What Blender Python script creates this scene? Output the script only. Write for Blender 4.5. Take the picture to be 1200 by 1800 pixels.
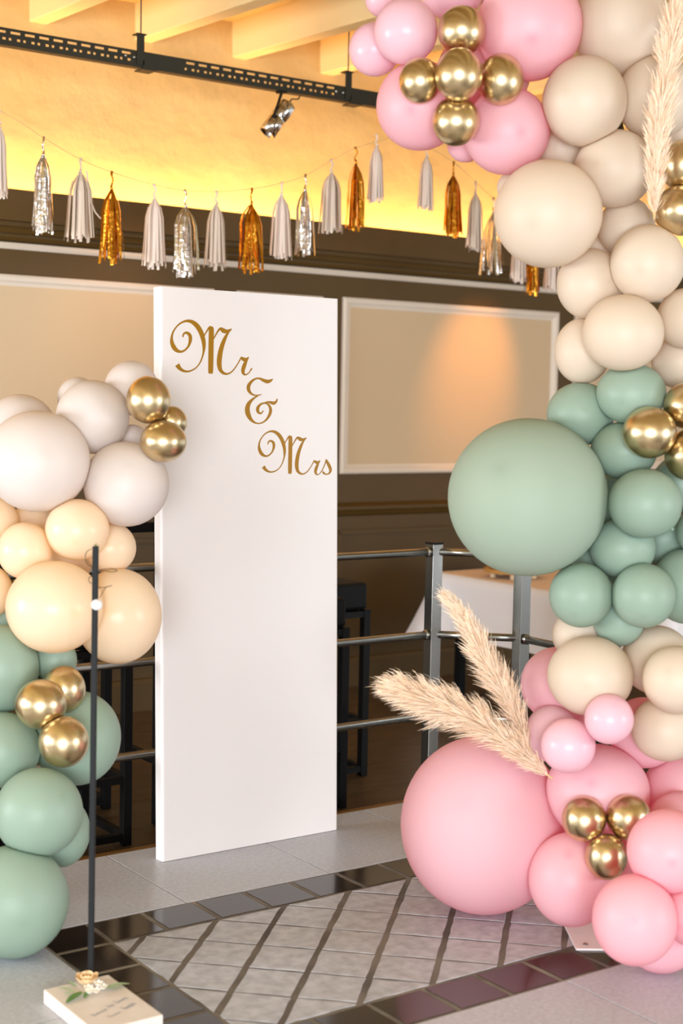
import bpy, bmesh, math, random
import numpy as np
from mathutils import Vector, Matrix

for _o in list(bpy.data.objects):
    bpy.data.objects.remove(_o)
scene = bpy.context.scene
C = scene.collection

# ------------------------------------------------------------------ camera
HEAD, PITCH, ROLL = math.radians(35.36378), math.radians(4.19481), math.radians(1.11285)
FOCAL_PX = 2569.46
fw = Vector((math.sin(HEAD) * math.cos(PITCH), math.cos(HEAD) * math.cos(PITCH), -math.sin(PITCH)))
r0 = Vector((math.cos(HEAD), -math.sin(HEAD), 0))
u0 = r0.cross(fw)
rt = r0 * math.cos(ROLL) + u0 * math.sin(ROLL)
up = u0 * math.cos(ROLL) - r0 * math.sin(ROLL)
cd = bpy.data.cameras.new('camera')
cam = bpy.data.objects.new('camera', cd)
C.objects.link(cam)
CAM_POS = Vector((0, 0, 1.62))
cam.matrix_world = Matrix(((rt.x, up.x, -fw.x, 0), (rt.y, up.y, -fw.y, 0), (rt.z, up.z, -fw.z, 1.62), (0, 0, 0, 1)))
cd.sensor_fit = 'VERTICAL'
cd.sensor_height = 36.0
cd.lens = FOCAL_PX / 1800 * 36.0
cd.clip_end = 60
cd.dof.use_dof = True
cd.dof.focus_distance = 5.25
cd.dof.aperture_fstop = 2.2
scene.camera = cam

# ------------------------------------------------------------------ light and exposure
scene.view_settings.view_transform = 'Standard'
scene.view_settings.look = 'None'
scene.view_settings.gamma = 1.0
scene.view_settings.use_curve_mapping = False
scene.view_settings.exposure = 0.36

w = bpy.data.worlds.new('room_ambience')
scene.world = w
w.use_nodes = True
w.node_tree.nodes['Background'].inputs[0].default_value = (0.86, 0.93, 1.0, 1)
w.node_tree.nodes['Background'].inputs[1].default_value = 1.05

def area(name, loc, target, sx, sy, power, col, spread=180):
    l = bpy.data.lights.new(name, 'AREA')
    l.shape = 'RECTANGLE'
    l.size, l.size_y = sx, sy
    l.energy, l.color = power, col
    l.spread = math.radians(spread)
    o = bpy.data.objects.new(name, l)
    C.objects.link(o)
    o.location = loc
    o.rotation_euler = (Vector(target) - Vector(loc)).to_track_quat('-Z', 'Y').to_euler()
    return o

# daylight of the glazed front behind the camera, and of a window on the left
area('window_light_front', (-1.7, -2.5, 1.30), (2.9, 4.2, 0.7), 3.6, 2.0, 390, (0.87, 0.93, 1.0))
area('window_light_side', (-3.6, 3.4, 1.4), (2.6, 4.0, 0.9), 1.6, 1.6, 40, (0.88, 0.94, 1.0))
area('fill_light_right', (6.2, -2.6, 1.35), (3.0, 3.6, 1.0), 2.0, 1.8, 130, (0.90, 0.95, 1.0))  # added fill lamp, lifts the right sides of the balloons
area('window_light_back', (-3.8, 5.9, 1.4), (5.4, 5.75, 0.6), 1.6, 1.6, 205, (0.92, 0.96, 1.0))
# warm led line lying in the cornice, washing the plaster above
area('cove_light', (6.0, 7.105, 2.62), (6.0, 7.16, 4.0), 11.0, 0.05, 94, (1.0, 0.55, 0.22))

# ------------------------------------------------------------------ helpers
rnd = random.Random(7)

def lin(c):
    return tuple((x / 255 / 12.92) if x / 255 <= 0.04045 else ((x / 255 + 0.055) / 1.055) ** 2.4 for x in c)

def mat(name, rgb, rough=0.5, metal=0.0, spec=0.5, noise=None, bump=None, emit=None, coat=0.0, alpha=None, trans=0.0, sheen=0.0):
    m = bpy.data.materials.new(name)
    m.use_nodes = True
    nt = m.node_tree
    p = nt.nodes['Principled BSDF']
    c = lin(rgb) + (1,)
    p.inputs['Base Color'].default_value = c
    p.inputs['Roughness'].default_value = rough
    p.inputs['Metallic'].default_value = metal
    p.inputs['Specular IOR Level'].default_value = spec
    p.inputs['Coat Weight'].default_value = coat
    p.inputs['Transmission Weight'].default_value = trans
    if sheen:
        p.inputs['Sheen Weight'].default_value = sheen
    tc = nt.nodes.new('ShaderNodeTexCoord')
    if noise:
        scale, amount, rgb2 = noise[:3]
        nz = nt.nodes.new('ShaderNodeTexNoise')
        nz.inputs['Scale'].default_value = scale
        nz.inputs['Detail'].default_value = 5
        if len(noise) > 3:
            mp = nt.nodes.new('ShaderNodeMapping')
            mp.inputs['Scale'].default_value = noise[3]
            nt.links.new(tc.outputs['Object'], mp.inputs[0])
            nt.links.new(mp.outputs[0], nz.inputs['Vector'])
        else:
            nt.links.new(tc.outputs['Object'], nz.inputs['Vector'])
        mr = nt.nodes.new('ShaderNodeMapRange')
        mr.inputs['From Min'].default_value = 0.35
        mr.inputs['From Max'].default_value = 0.65
        mr.inputs['To Max'].default_value = amount
        nt.links.new(nz.outputs['Fac'], mr.inputs['Value'])
        mx = nt.nodes.new('ShaderNodeMix')
        mx.data_type = 'RGBA'
        mx.inputs[6].default_value = c
        mx.inputs[7].default_value = lin(rgb2) + (1,)
        nt.links.new(mr.outputs[0], mx.inputs[0])
        nt.links.new(mx.outputs[2], p.inputs['Base Color'])
    if bump:
        scale, strength, dist = bump
        nb = nt.nodes.new('ShaderNodeTexNoise')
        nb.inputs['Scale'].default_value = scale
        nb.inputs['Detail'].default_value = 6
        nt.links.new(tc.outputs['Object'], nb.inputs['Vector'])
        bp = nt.nodes.new('ShaderNodeBump')
        bp.inputs['Strength'].default_value = strength
        bp.inputs['Distance'].default_value = dist
        nt.links.new(nb.outputs['Fac'], bp.inputs['Height'])
        nt.links.new(bp.outputs[0], p.inputs['Normal'])
    if emit:
        p.inputs['Emission Color'].default_value = lin(emit[0]) + (1,)
        p.inputs['Emission Strength'].default_value = emit[1]
    return m

def latex(name, rgb, rough, through, dark, glow):
    """Stretched rubber: glossy skin, some light passing through the wall."""
    m = bpy.data.materials.new(name)
    m.use_nodes = True
    nt = m.node_tree
    nt.nodes.remove(nt.nodes['Principled BSDF'])
    out = nt.nodes['Material Output']
    p = nt.nodes.new('ShaderNodeBsdfPrincipled')
    p.inputs['Roughness'].default_value = rough
    p.inputs['Specular IOR Level'].default_value = 0.36
    tr = nt.nodes.new('ShaderNodeBsdfTranslucent')
    mix = nt.nodes.new('ShaderNodeMixShader')
    mix.inputs[0].default_value = through
    # thicker, darker rubber at the crown of the balloon (object +Z pole stored as vertex attribute)
    at = nt.nodes.new('ShaderNodeAttribute')
    at.attribute_name = 'crown'
    mx = nt.nodes.new('ShaderNodeMix')
    mx.data_type = 'RGBA'
    mx.inputs[6].default_value = lin(rgb) + (1,)
    mx.inputs[7].default_value = lin(dark) + (1,)
    nt.links.new(at.outputs['Fac'], mx.inputs[0])
    nt.links.new(mx.outputs[2], p.inputs['Base Color'])
    tr.inputs['Color'].default_value = lin(glow) + (1,)
    nt.links.new(p.outputs[0], mix.inputs[1])
    nt.links.new(tr.outputs[0], mix.inputs[2])
    nt.links.new(mix.outputs[0], out.inputs['Surface'])
    return m

M = {
    'board': mat('white_board_paint', (230, 224, 222), 0.5),
    'letter': mat('gold_vinyl', (156, 110, 4), 0.45, spec=0.3),
    'slate': mat('grey_stone_tile', (190, 192, 200), 0.36, noise=(70, 0.7, (168, 169, 177)), bump=(60, 0.12, 0.002)),
    'paver': mat('pale_stone_paver', (188, 189, 195), 0.45, noise=(26, 0.8, (154, 154, 160)), bump=(45, 0.25, 0.003)),
    'border': mat('dark_glazed_tile', (44, 36, 31), 0.13, spec=0.62, noise=(7, 0.5, (52, 44, 38)), bump=(20, 0.03, 0.002)),
    'grout': mat('grey_grout', (140, 132, 120), 0.85, noise=(5, 1.0, (92, 85, 78)), bump=(150, 0.3, 0.003)),
    'paver_bed': mat('dark_joint_mortar', (122, 112, 102), 0.9, noise=(4, 1.0, (78, 72, 66)), bump=(150, 0.3, 0.002)),
    'edge': mat('brass_edge_strip', (126, 88, 40), 0.4, metal=0.5),
    'wood_floor': mat('brown_floor_board', (92, 74, 50), 0.36, noise=(6, 0.7, (70, 54, 36), (1, 6, 1)), bump=(30, 0.05, 0.002)),
    'wood_gap': mat('dark_floor_joint', (118, 102, 78), 0.7),
    'brown': mat('olive_brown_wall_paint', (88, 63, 14), 0.55, noise=(3, 0.4, (80, 57, 12))),
    'cream': mat('cream_panel_paint', (214, 188, 150), 0.5),
    'creamtrim': mat('cream_moulding_paint', (232, 218, 200), 0.45),
    'plaster': mat('warm_rough_plaster', (212, 186, 128), 0.85, noise=(2.2, 0.5, (206, 174, 112)), bump=(2.4, 0.6, 0.05)),
    'beam': mat('cream_painted_beam', (226, 204, 152), 0.7, bump=(8, 0.2, 0.02)),
    'steel': mat('brushed_stainless_steel', (164, 163, 158), 0.26, metal=1.0),
    'dark_steel': mat('dark_bronze_steel', (78, 72, 60), 0.5, metal=0.3),
    'channel': mat('dark_galvanised_channel', (44, 42, 32), 0.5, spec=0.3),
    'chrome': mat('polished_chrome', (200, 196, 192), 0.12, metal=1.0),
    'black': mat('matt_black_metal', (9, 8, 8), 0.55, spec=0.2),
    'seat': mat('black_leatherette', (9, 8, 8), 0.6, spec=0.2),
    'cloth': mat('white_table_linen', (248, 246, 250), 0.85, bump=(300, 0.05, 0.001)),
    'runner': mat('blush_table_runner', (244, 226, 214), 0.9),
    'rattan': mat('golden_wood', (206, 160, 90), 0.5, noise=(30, 0.6, (180, 130, 64))),
    'foot': mat('pale_wood', (232, 208, 170), 0.6),
    'pot': mat('white_ceramic', (240, 236, 234), 0.3),
    'amber': mat('amber_glass', (216, 140, 40), 0.15, trans=0.4),
    'rod': mat('black_square_rod', (12, 14, 15), 0.55, spec=0.25),
    'block': mat('whitewashed_block', (226, 216, 208), 0.7, noise=(14, 0.5, (214, 200, 190))),
    'ink': mat('blue_grey_ink', (172, 176, 186), 0.7),
    'pearl': mat('white_pearl', (232, 228, 230), 0.18, coat=0.5),
    'wire': mat('thin_dark_wire', (104, 84, 60), 0.45, metal=0.6),
    'leaf': mat('green_leaf', (96, 138, 72), 0.55, noise=(60, 0.5, (70, 112, 50))),
    'leaf_pale': mat('pale_sage_leaf', (160, 184, 146), 0.6),
    'rose': mat('peach_petal', (240, 206, 158), 0.6),
    'blossom': mat('white_petal', (244, 240, 228), 0.6),
    'pampas': mat('bleached_pampas', (252, 230, 206), 0.9, noise=(40, 0.6, (250, 214, 178))),
    'stem': mat('dry_grass_stem', (220, 184, 130), 0.7),
    'paper_cream': mat('cream_tissue_paper', (240, 222, 208), 0.85),
    'paper_taupe': mat('taupe_tissue_paper', (222, 204, 186), 0.85),
    'foil_silver': mat('silver_foil', (226, 222, 218), 0.16, metal=1.0, bump=(60, 0.3, 0.01)),
    'foil_gold': mat('gold_foil', (214, 150, 48), 0.18, metal=1.0, bump=(60, 0.3, 0.01)),
    'twine': mat('natural_twine', (226, 196, 140), 0.9),
    'plate': mat('white_powder_coat', (232, 224, 222), 0.45),
    'pink': latex('pink_latex', (253, 208, 217), 0.38, 0.40, (244, 160, 178), (250, 140, 160)),
    'pink_big': latex('matt_pink_latex', (253, 214, 222), 0.60, 0.40, (246, 176, 190), (250, 140, 160)),
    'blush': latex('blush_latex', (248, 210, 221), 0.24, 0.32, (240, 190, 204), (246, 176, 194)),
    'ivory': latex('ivory_latex', (231, 215, 195), 0.44, 0.28, (216, 198, 176), (236, 206, 168)),
    'white': latex('white_latex', (230, 220, 215), 0.44, 0.26, (222, 210, 203), (236, 214, 190)),
    'yellow': latex('butter_yellow_latex', (253, 234, 206), 0.28, 0.36, (248, 220, 170), (253, 220, 150)),
    'sage': latex('sage_latex', (158, 180, 162), 0.42, 0.24, (146, 164, 144), (140, 170, 146)),
    'sage_big': latex('matt_sage_latex', (168, 184, 165), 0.60, 0.24, (148, 166, 146), (140, 170, 146)),
    'gold': mat('chrome_gold_latex', (212, 190, 150), 0.29, metal=1.0),
}

def tag(o, label=None, cat=None, group=None, kind=None):
    if label: o['label'] = label
    if cat: o['category'] = cat
    if group: o['group'] = group
    if kind: o['kind'] = kind
    return o

def empty(name, loc=(0, 0, 0)):
    o = bpy.data.objects.new(name, None)
    o.empty_display_size = 0.1
    C.objects.link(o)
    o.location = loc
    return o

def link(name, me, material, parent=None, loc=None):
    o = bpy.data.objects.new(name, me)
    if material is not None and not me.materials:
        me.materials.append(material)
    C.objects.link(o)
    if parent is not None:
        o.parent = parent
        if loc is None:           # mesh data is in world space: undo the parent's offset
            o.matrix_parent_inverse = Matrix.Translation(parent_world(parent)).inverted()
    if loc is not None:
        o.location = loc
    return o

def parent_world(p):
    v = Vector((0, 0, 0))
    q = p
    v += q.location
    while q.parent is not None:
        v += q.matrix_parent_inverse.to_translation()
        q = q.parent
        v += q.location
    return v

class MB:
    """Collects vertices and faces of one mesh, in world coordinates."""
    def __init__(self):
        self.v, self.f = [], []
    def add(self, vs, fs):
        n = len(self.v)
        self.v += [tuple(x) for x in vs]
        self.f += [tuple(i + n for i in q) for q in fs]
    def box(self, x0, x1, y0, y1, z0, z1, mtx=None):
        vs = [Vector(p) for p in ((x0, y0, z0), (x1, y0, z0), (x1, y1, z0), (x0, y1, z0), (x0, y0, z1), (x1, y0, z1), (x1, y1, z1), (x0, y1, z1))]
        if mtx is not None: vs = [mtx @ p for p in vs]
        self.add(vs, [(3, 2, 1, 0), (4, 5, 6, 7), (0, 1, 5, 4), (1, 2, 6, 5), (2, 3, 7, 6), (3, 0, 4, 7)])
    def bar(self, a, b, wx, wy, ref=(0, 0, 1)):
        """square bar between two points"""
        a, b = Vector(a), Vector(b)
        d = (b - a).normalized()
        r = Vector(ref)
        if abs(d.dot(r)) > 0.95: r = Vector((1, 0, 0))
        s = d.cross(r).normalized() * wx / 2
        t = s.cross(d).normalized() * wy / 2
        vs = [p + q for p in (a, b) for q in (-s - t, s - t, s + t, -s + t)]
        self.add(vs, [(0, 1, 2, 3), (7, 6, 5, 4), (0, 4, 5, 1), (1, 5, 6, 2), (2, 6, 7, 3), (3, 7, 4, 0)])
    def tube(self, pts, rad, n=10, cap=True):
        pts = [Vector(p) for p in pts]
        if not hasattr(rad, '__len__'): rad = [rad] * len(pts)
        rings = []
        ref = None
        for i, p in enumerate(pts):
            d = (pts[min(i + 1, len(pts) - 1)] - pts[max(i - 1, 0)]).normalized()
            if ref is None:
                ref = d.orthogonal().normalized()
            ref = (ref - d * ref.dot(d)).normalized()
            s = d.cross(ref)
            rings.append([p + (ref * math.cos(a) + s * math.sin(a)) * rad[i] for a in [2 * math.pi * k / n for k in range(n)]])
        vs = [q for r_ in rings for q in r_]
        fs = []
        for i in range(len(pts) - 1):
            for k in range(n):
                fs.append((i * n + k, i * n + (k + 1) % n, (i + 1) * n + (k + 1) % n, (i + 1) * n + k))
        if cap:
            fs.append(tuple(range(n - 1, -1, -1)))
            fs.append(tuple(range((len(pts) - 1) * n, len(pts) * n)))
        self.add(vs, fs)
    def lathe(self, prof, centre, n=24, axis=None):
        """profile of (radius, height) turned about z (or another axis) through centre"""
        c = Vector(centre)
        q = Vector((0, 0, 1)).rotation_difference(Vector(axis)) if axis is not None else None
        vs = []
        for r_, h in prof:
            for k in range(n):
                a = 2 * math.pi * k / n
                p = Vector((r_ * math.cos(a), r_ * math.sin(a), h))
                if q: p = q @ p
                vs.append(c + p)
        fs = []
        for i in range(len(prof) - 1):
            for k in range(n):
                fs.append((i * n + k, i * n + (k + 1) % n, (i + 1) * n + (k + 1) % n, (i + 1) * n + k))
        fs.append(tuple(range(n - 1, -1, -1)))
        fs.append(tuple(range((len(prof) - 1) * n, len(prof) * n)))
        self.add(vs, fs)
    def prism(self, poly, z0, z1, bevel=0.0):
        """flat polygon (list of xy, anticlockwise) raised from z0 to z1, top edge bevelled"""
        n = len(poly)
        cx = sum(p[0] for p in poly) / n
        cy = sum(p[1] for p in poly) / n
        def inset(p, b):
            d = math.hypot(p[0] - cx, p[1] - cy)
            k = max(0.0, 1 - b * 1.3 / max(d, 1e-6))
            return (cx + (p[0] - cx) * k, cy + (p[1] - cy) * k)
        rings = [[(p[0], p[1], z0) for p in poly]]
        if bevel:
            rings.append([(p[0], p[1], z1 - bevel) for p in poly])
            rings.append([inset(p, bevel) + (z1,) for p in poly])
        else:
            rings.append([(p[0], p[1], z1) for p in poly])
        vs = [q for r_ in rings for q in r_]
        fs = []
        for i in range(len(rings) - 1):
            for k in range(n):
                fs.append((i * n + k, i * n + (k + 1) % n, (i + 1) * n + (k + 1) % n, (i + 1) * n + k))
        fs.append(tuple(range((len(rings) - 1) * n, len(rings) * n)))
        fs.append(tuple(range(n - 1, -1, -1)))
        self.add(vs, fs)
    def extrude_x(self, prof, x0, x1):
        """profile of (y, z), swept along x"""
        n = len(prof)
        vs = [(x0, y, z) for y, z in prof] + [(x1, y, z) for y, z in prof]
        fs = [(k, (k + 1) % n, n + (k + 1) % n, n + k) for k in range(n)]
        fs += [tuple(range(n - 1, -1, -1)), tuple(range(n, 2 * n))]
        self.add(vs, fs)
    def mesh(self, name, smooth=False, fix=True):
        me = bpy.data.meshes.new(name)
        me.from_pydata(self.v, [], self.f)
        if fix:
            bm = bmesh.new()
            bm.from_mesh(me)
            bmesh.ops.recalc_face_normals(bm, faces=bm.faces)
            bm.to_mesh(me)
            bm.free()
        if smooth:
            for p in me.polygons: p.use_smooth = True
        me.update()
        return me
    def build(self, name, material, parent=None, smooth=False, bevel=0.0, fix=True):
        o = link(name, self.mesh(name, smooth, fix), material, parent)
        if bevel:
            b = o.modifiers.new('bevel', 'BEVEL')
            b.width = bevel
            b.segments = 2
            b.limit_method = 'ANGLE'
        return o

def catmull(pts, sub):
    """smooth curve through points of any dimension"""
    P = [np.array(p, float) for p in pts]
    P = [2 * P[0] - P[1]] + P + [2 * P[-1] - P[-2]]
    out = []
    for i in range(1, len(P) - 2):
        for k in range(sub):
            t = k / sub
            a, b, c, d = P[i - 1:i + 3]
            out.append(0.5 * (2 * b + (c - a) * t + (2 * a - 5 * b + 4 * c - d) * t * t + (3 * b - a - 3 * c + d) * t ** 3))
    out.append(P[-2])
    return out

# ------------------------------------------------------------------ measured data (metres)
BALLOONS = [  # colour, garland, centre, horizontal radius, vertical radius, label
    ('blush', 'R', [2.7924, 3.7638, 2.8907], 0.057, 0.057, 'small blush balloon cut by the top edge, leftmost of the upper cluster'),
    ('blush', 'R', [2.7348, 3.5678, 2.7443], 0.0959, 0.0976, 'blush balloon left of the topmost gold balloon'),
    ('blush', 'R', [2.7364, 3.7241, 2.7194], 0.0811, 0.0811, 'small blush balloon farthest left in the right garland, above the steel channel'),
    ('blush', 'R', [2.9371, 3.5994, 2.9156], 0.1022, 0.0987, 'blush balloon at the top edge directly above the gold cross'),
    ('pink', 'R', [3.0459, 3.3626, 2.768], 0.1596, 0.1596, 'big pink balloon right of the topmost gold balloon'),
    ('pink', 'R', [2.8188, 3.5974, 2.5394], 0.1344, 0.1344, 'pink balloon under the left arm of the gold cross'),
    ('pink', 'R', [3.0109, 3.4133, 2.4617], 0.1317, 0.1317, 'pink balloon hanging lower right of the gold cross'),
    ('pink', 'R', [2.9914, 3.5824, 2.4442], 0.0588, 0.0588, 'small dusky pink balloon tucked below the lowest gold balloon'),
    ('pink', 'R', [3.0883, 3.6173, 2.681], 0.1483, 0.1447, 'deep pink balloon hidden behind the gold cross'),
    ('gold', 'R', [2.8208, 3.4094, 2.7292], 0.0706, 0.0723, 'chrome gold balloon at the top of the five balloon cross'),
    ('gold', 'R', [2.7107, 3.4622, 2.5771], 0.0621, 0.0671, 'chrome gold balloon forming the left arm of the cross'),
    ('gold', 'R', [2.7597, 3.3436, 2.5822], 0.0693, 0.0759, 'chrome gold balloon in the centre of the five balloon cross'),
    ('gold', 'R', [2.91, 3.3303, 2.5867], 0.0672, 0.0756, 'chrome gold balloon forming the right arm of the cross'),
    ('gold', 'R', [2.8, 3.4002, 2.4623], 0.0706, 0.0723, 'chrome gold balloon at the bottom of the five balloon cross'),
    ('ivory', 'R', [3.3005, 3.2342, 2.7892], 0.1489, 0.1524, 'big ivory balloon at the top edge beside the upper pampas plume'),
    ('ivory', 'R', [3.1553, 3.2296, 2.541], 0.1262, 0.133, 'ivory balloon just right of the lower right pink balloon'),
    ('ivory', 'R', [3.3625, 3.138, 2.5646], 0.1171, 0.1257, 'ivory balloon behind the middle of the upper pampas plume'),
    ('ivory', 'R', [3.554, 3.2103, 2.5262], 0.1073, 0.1181, 'ivory balloon at the right edge behind the upper pampas plume'),
    ('ivory', 'R', [3.2155, 3.3899, 2.4276], 0.0744, 0.078, 'small ivory balloon peeping out above the biggest ivory balloon'),
    ('ivory', 'R', [3.2595, 3.1982, 2.3485], 0.1207, 0.1172, 'ivory balloon left of the base of the upper pampas plume'),
    ('ivory', 'R', [3.0513, 3.2623, 2.2012], 0.1616, 0.1599, 'biggest ivory balloon, bulging left below the pink cluster'),
    ('ivory', 'R', [3.1114, 3.4851, 2.3085], 0.0535, 0.0535, 'small ivory balloon behind the upper left of the biggest ivory balloon'),
    ('ivory', 'R', [3.337, 3.2155, 2.181], 0.0876, 0.0911, 'small ivory balloon below the tip of the pampas stem'),
    ('ivory', 'R', [3.2941, 3.0833, 2.0599], 0.1107, 0.1158, 'ivory balloon right of the small one under the pampas stem'),
    ('ivory', 'R', [3.2276, 3.2569, 2.0045], 0.1012, 0.1082, 'ivory balloon directly below the biggest ivory balloon'),
    ('ivory', 'R', [3.2144, 3.0969, 1.8502], 0.1204, 0.1136, 'wide ivory balloon resting on the topmost sage balloon'),
    ('ivory', 'R', [3.2297, 3.2794, 1.8002], 0.0879, 0.102, 'ivory balloon at the left foot of the ivory section'),
    ('ivory', 'R', [3.4143, 3.0358, 1.9], 0.086, 0.0912, 'ivory balloon cut by the right edge at the middle of the ivory section'),
    ('ivory', 'R', [3.4782, 3.1023, 1.7728], 0.0915, 0.0844, 'ivory balloon at the right edge just above the gold trio'),
    ('ivory', 'R', [3.3593, 3.3541, 2.1236], 0.0829, 0.0793, 'ivory balloon in the gap right of the biggest ivory balloon'),
    ('gold', 'R', [3.3656, 3.0207, 2.3506], 0.071, 0.0761, 'upper chrome gold balloon beside the base of the pampas plume'),
    ('gold', 'R', [3.3437, 3.008, 2.2137], 0.0776, 0.0742, 'lower chrome gold balloon beside the base of the pampas plume'),
    ('sage', 'R', [3.0143, 3.2761, 1.3519], 0.241, 0.2393, 'giant sage green balloon bulging left over the railing'),
    ('sage', 'R', [3.2237, 3.2746, 1.6054], 0.1039, 0.0986, 'sage balloon just above the giant sage balloon'),
    ('sage', 'R', [3.2794, 3.1183, 1.6705], 0.1051, 0.093, 'topmost sage balloon squeezed under the wide ivory one'),
    ('sage', 'R', [3.2842, 3.1456, 1.4973], 0.1007, 0.0886, 'sage balloon left of the gold balloon, against the giant one'),
    ('sage', 'R', [3.2413, 3.0124, 1.3452], 0.1081, 0.1031, 'sage balloon right of the giant one, below the gold trio'),
    ('sage', 'R', [3.263, 3.1188, 1.2022], 0.1005, 0.0918, 'sage balloon at the lower right of the giant sage balloon'),
    ('sage', 'R', [3.1293, 3.1524, 1.0614], 0.0961, 0.0979, 'sage balloon directly under the giant one, in front of the tablecloth'),
    ('sage', 'R', [3.2479, 3.0103, 1.0694], 0.0951, 0.0968, 'sage balloon in the lowest row, right of its twin'),
    ('sage', 'R', [3.27, 3.1295, 0.9749], 0.0767, 0.0767, 'small sage balloon poking down between the two lowest big sage ones'),
    ('sage', 'R', [3.4406, 3.0137, 1.0873], 0.1097, 0.1167, 'sage balloon cut by the right edge in the lowest sage row'),
    ('sage', 'R', [3.466, 2.9788, 1.2554], 0.0814, 0.0814, 'sage balloon mostly outside the right edge, level with the giant one'),
    ('sage', 'R', [3.4632, 3.0735, 1.3976], 0.0879, 0.0879, 'sage balloon behind the lowest ball of the right gold trio'),
    ('sage', 'R', [3.3407, 3.2508, 1.336], 0.0715, 0.0787, 'shaded sage balloon deep in the gap beside the giant one'),
    ('sage', 'R', [3.4831, 3.1555, 1.2223], 0.0932, 0.0896, 'shaded sage balloon deep in the gap at the right edge'),
    ('sage', 'R', [3.2811, 3.2499, 1.1412], 0.0712, 0.0641, 'shaded sage balloon wedged under the giant sage one'),
    ('sage', 'R', [3.3931, 3.279, 1.1039], 0.069, 0.069, 'shaded sage balloon behind the junction of three sage ones under the giant one'),
    ('gold', 'R', [3.2422, 3.0049, 1.5563], 0.079, 0.0773, 'foremost chrome gold balloon of the trio on the right sage section'),
    ('gold', 'R', [3.3705, 2.9691, 1.6376], 0.0763, 0.0713, 'upper chrome gold balloon at the right edge of the sage section'),
    ('gold', 'R', [3.3693, 2.9567, 1.4905], 0.0763, 0.078, 'lower chrome gold balloon at the right edge of the sage section'),
    ('ivory', 'R', [3.2276, 3.2533, 0.9185], 0.0852, 0.0816, 'ivory balloon behind, between the sage row and the wide lower ivory one'),
    ('ivory', 'R', [3.1464, 3.1204, 0.8186], 0.1288, 0.1202, 'wide ivory balloon in the lower ivory section, above the pampas plumes'),
    ('ivory', 'R', [3.3808, 3.0705, 0.8548], 0.1087, 0.1069, 'ivory balloon under the lowest sage row near the right edge'),
    ('ivory', 'R', [3.2921, 2.9073, 0.8282], 0.1026, 0.1009, 'foremost lower ivory balloon at the right edge'),
    ('ivory', 'R', [3.324, 2.9753, 0.6647], 0.1029, 0.0978, 'lowest ivory balloon, sitting on the pink section'),
    ('pink', 'R', [3.2086, 3.3204, 0.7528], 0.1186, 0.1186, 'dusky pink balloon behind the tips of the pampas, below the sage row'),
    ('blush', 'R', [3.1078, 3.2368, 0.6225], 0.0841, 0.0876, 'blush balloon half hidden behind the foremost small blush one'),
    ('blush', 'R', [3.0449, 3.1021, 0.6202], 0.0813, 0.0813, 'foremost small blush balloon beside the base of the pampas plumes'),
    ('blush', 'R', [3.0947, 2.9871, 0.7171], 0.0717, 0.0733, 'small blush balloon against the wide lower ivory one'),
    ('pink', 'R', [3.4069, 3.1353, 0.6115], 0.1108, 0.1108, 'deep pink balloon in the gap under the lower ivory balloons'),
    ('pink', 'R', [3.2448, 3.17, 0.4371], 0.1607, 0.1466, 'large pink balloon behind the lower gold trio'),
    ('pink', 'R', [3.5022, 3.0625, 0.4333], 0.1181, 0.1074, 'pink balloon at the right edge below the lowest ivory one'),
    ('pink', 'R', [3.3714, 2.9433, 0.3752], 0.0983, 0.0948, 'pink balloon at the right edge above the round one by the gold trio'),
    ('pink', 'R', [3.0918, 2.7366, 0.3895], 0.1181, 0.1165, 'round pink balloon to the right of the lower gold trio'),
    ('pink', 'R', [3.0599, 3.4877, 0.2836], 0.2671, 0.2836, 'giant pink balloon standing on the floor tiles'),
    ('pink', 'R', [3.1112, 3.137, 0.1919], 0.1299, 0.1421, 'pink balloon touching the right side of the giant pink one'),
    ('pink', 'R', [2.964, 2.7391, 0.2156], 0.1164, 0.1243, 'pink balloon hanging over the white base plate'),
    ('pink', 'R', [3.1456, 2.6806, 0.2181], 0.0925, 0.0957, 'pink balloon cut by the right edge near the floor'),
    ('pink', 'R', [3.16, 2.8196, 0.1063], 0.1086, 0.1053, 'lowest pink balloon, peeking out under its neighbours at bottom right'),
    ('pink', 'R', [3.3296, 3.1078, 0.1908], 0.0922, 0.0922, 'deep pink balloon in the shade behind the lower gold trio'),
    ('pink', 'R', [3.3552, 3.3403, 0.6517], 0.0846, 0.0809, 'deep pink balloon glimpsed below the wide lower ivory one'),
    ('gold', 'R', [3.0822, 3.0635, 0.4015], 0.0662, 0.0679, 'left chrome gold balloon of the lower right trio'),
    ('gold', 'R', [3.1882, 2.9832, 0.4105], 0.0678, 0.0678, 'right chrome gold balloon of the lower right trio'),
    ('gold', 'R', [3.1096, 2.9946, 0.3011], 0.0623, 0.069, 'bottom chrome gold balloon of the lower right trio'),
    ('white', 'L', [2.2409, 4.3739, 1.662], 0.0887, 0.0906, 'white balloon behind the topmost gold one, highest of the left garland'),
    ('white', 'L', [2.1061, 4.4971, 1.6248], 0.0683, 0.0702, 'small white balloon peeping over a bigger white one at upper left'),
    ('white', 'L', [2.086, 4.342, 1.5649], 0.118, 0.1199, 'white balloon left of the topmost gold one in the left garland'),
    ('white', 'L', [1.8818, 4.3105, 1.4236], 0.1649, 0.1596, 'biggest white balloon, at the left edge of the photo'),
    ('white', 'L', [1.9218, 4.5408, 1.5184], 0.1179, 0.1161, 'white balloon behind the top of the biggest white one'),
    ('white', 'L', [2.1456, 4.2177, 1.3528], 0.1368, 0.1368, 'round white balloon overlapping the edge of the white board'),
    ('white', 'L', [2.2354, 4.3556, 1.4854], 0.0565, 0.0565, 'small white balloon in the gap behind the left gold balloons'),
    ('gold', 'L', [2.1846, 4.1458, 1.6235], 0.0703, 0.0757, 'topmost chrome gold balloon of the left garland'),
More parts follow.
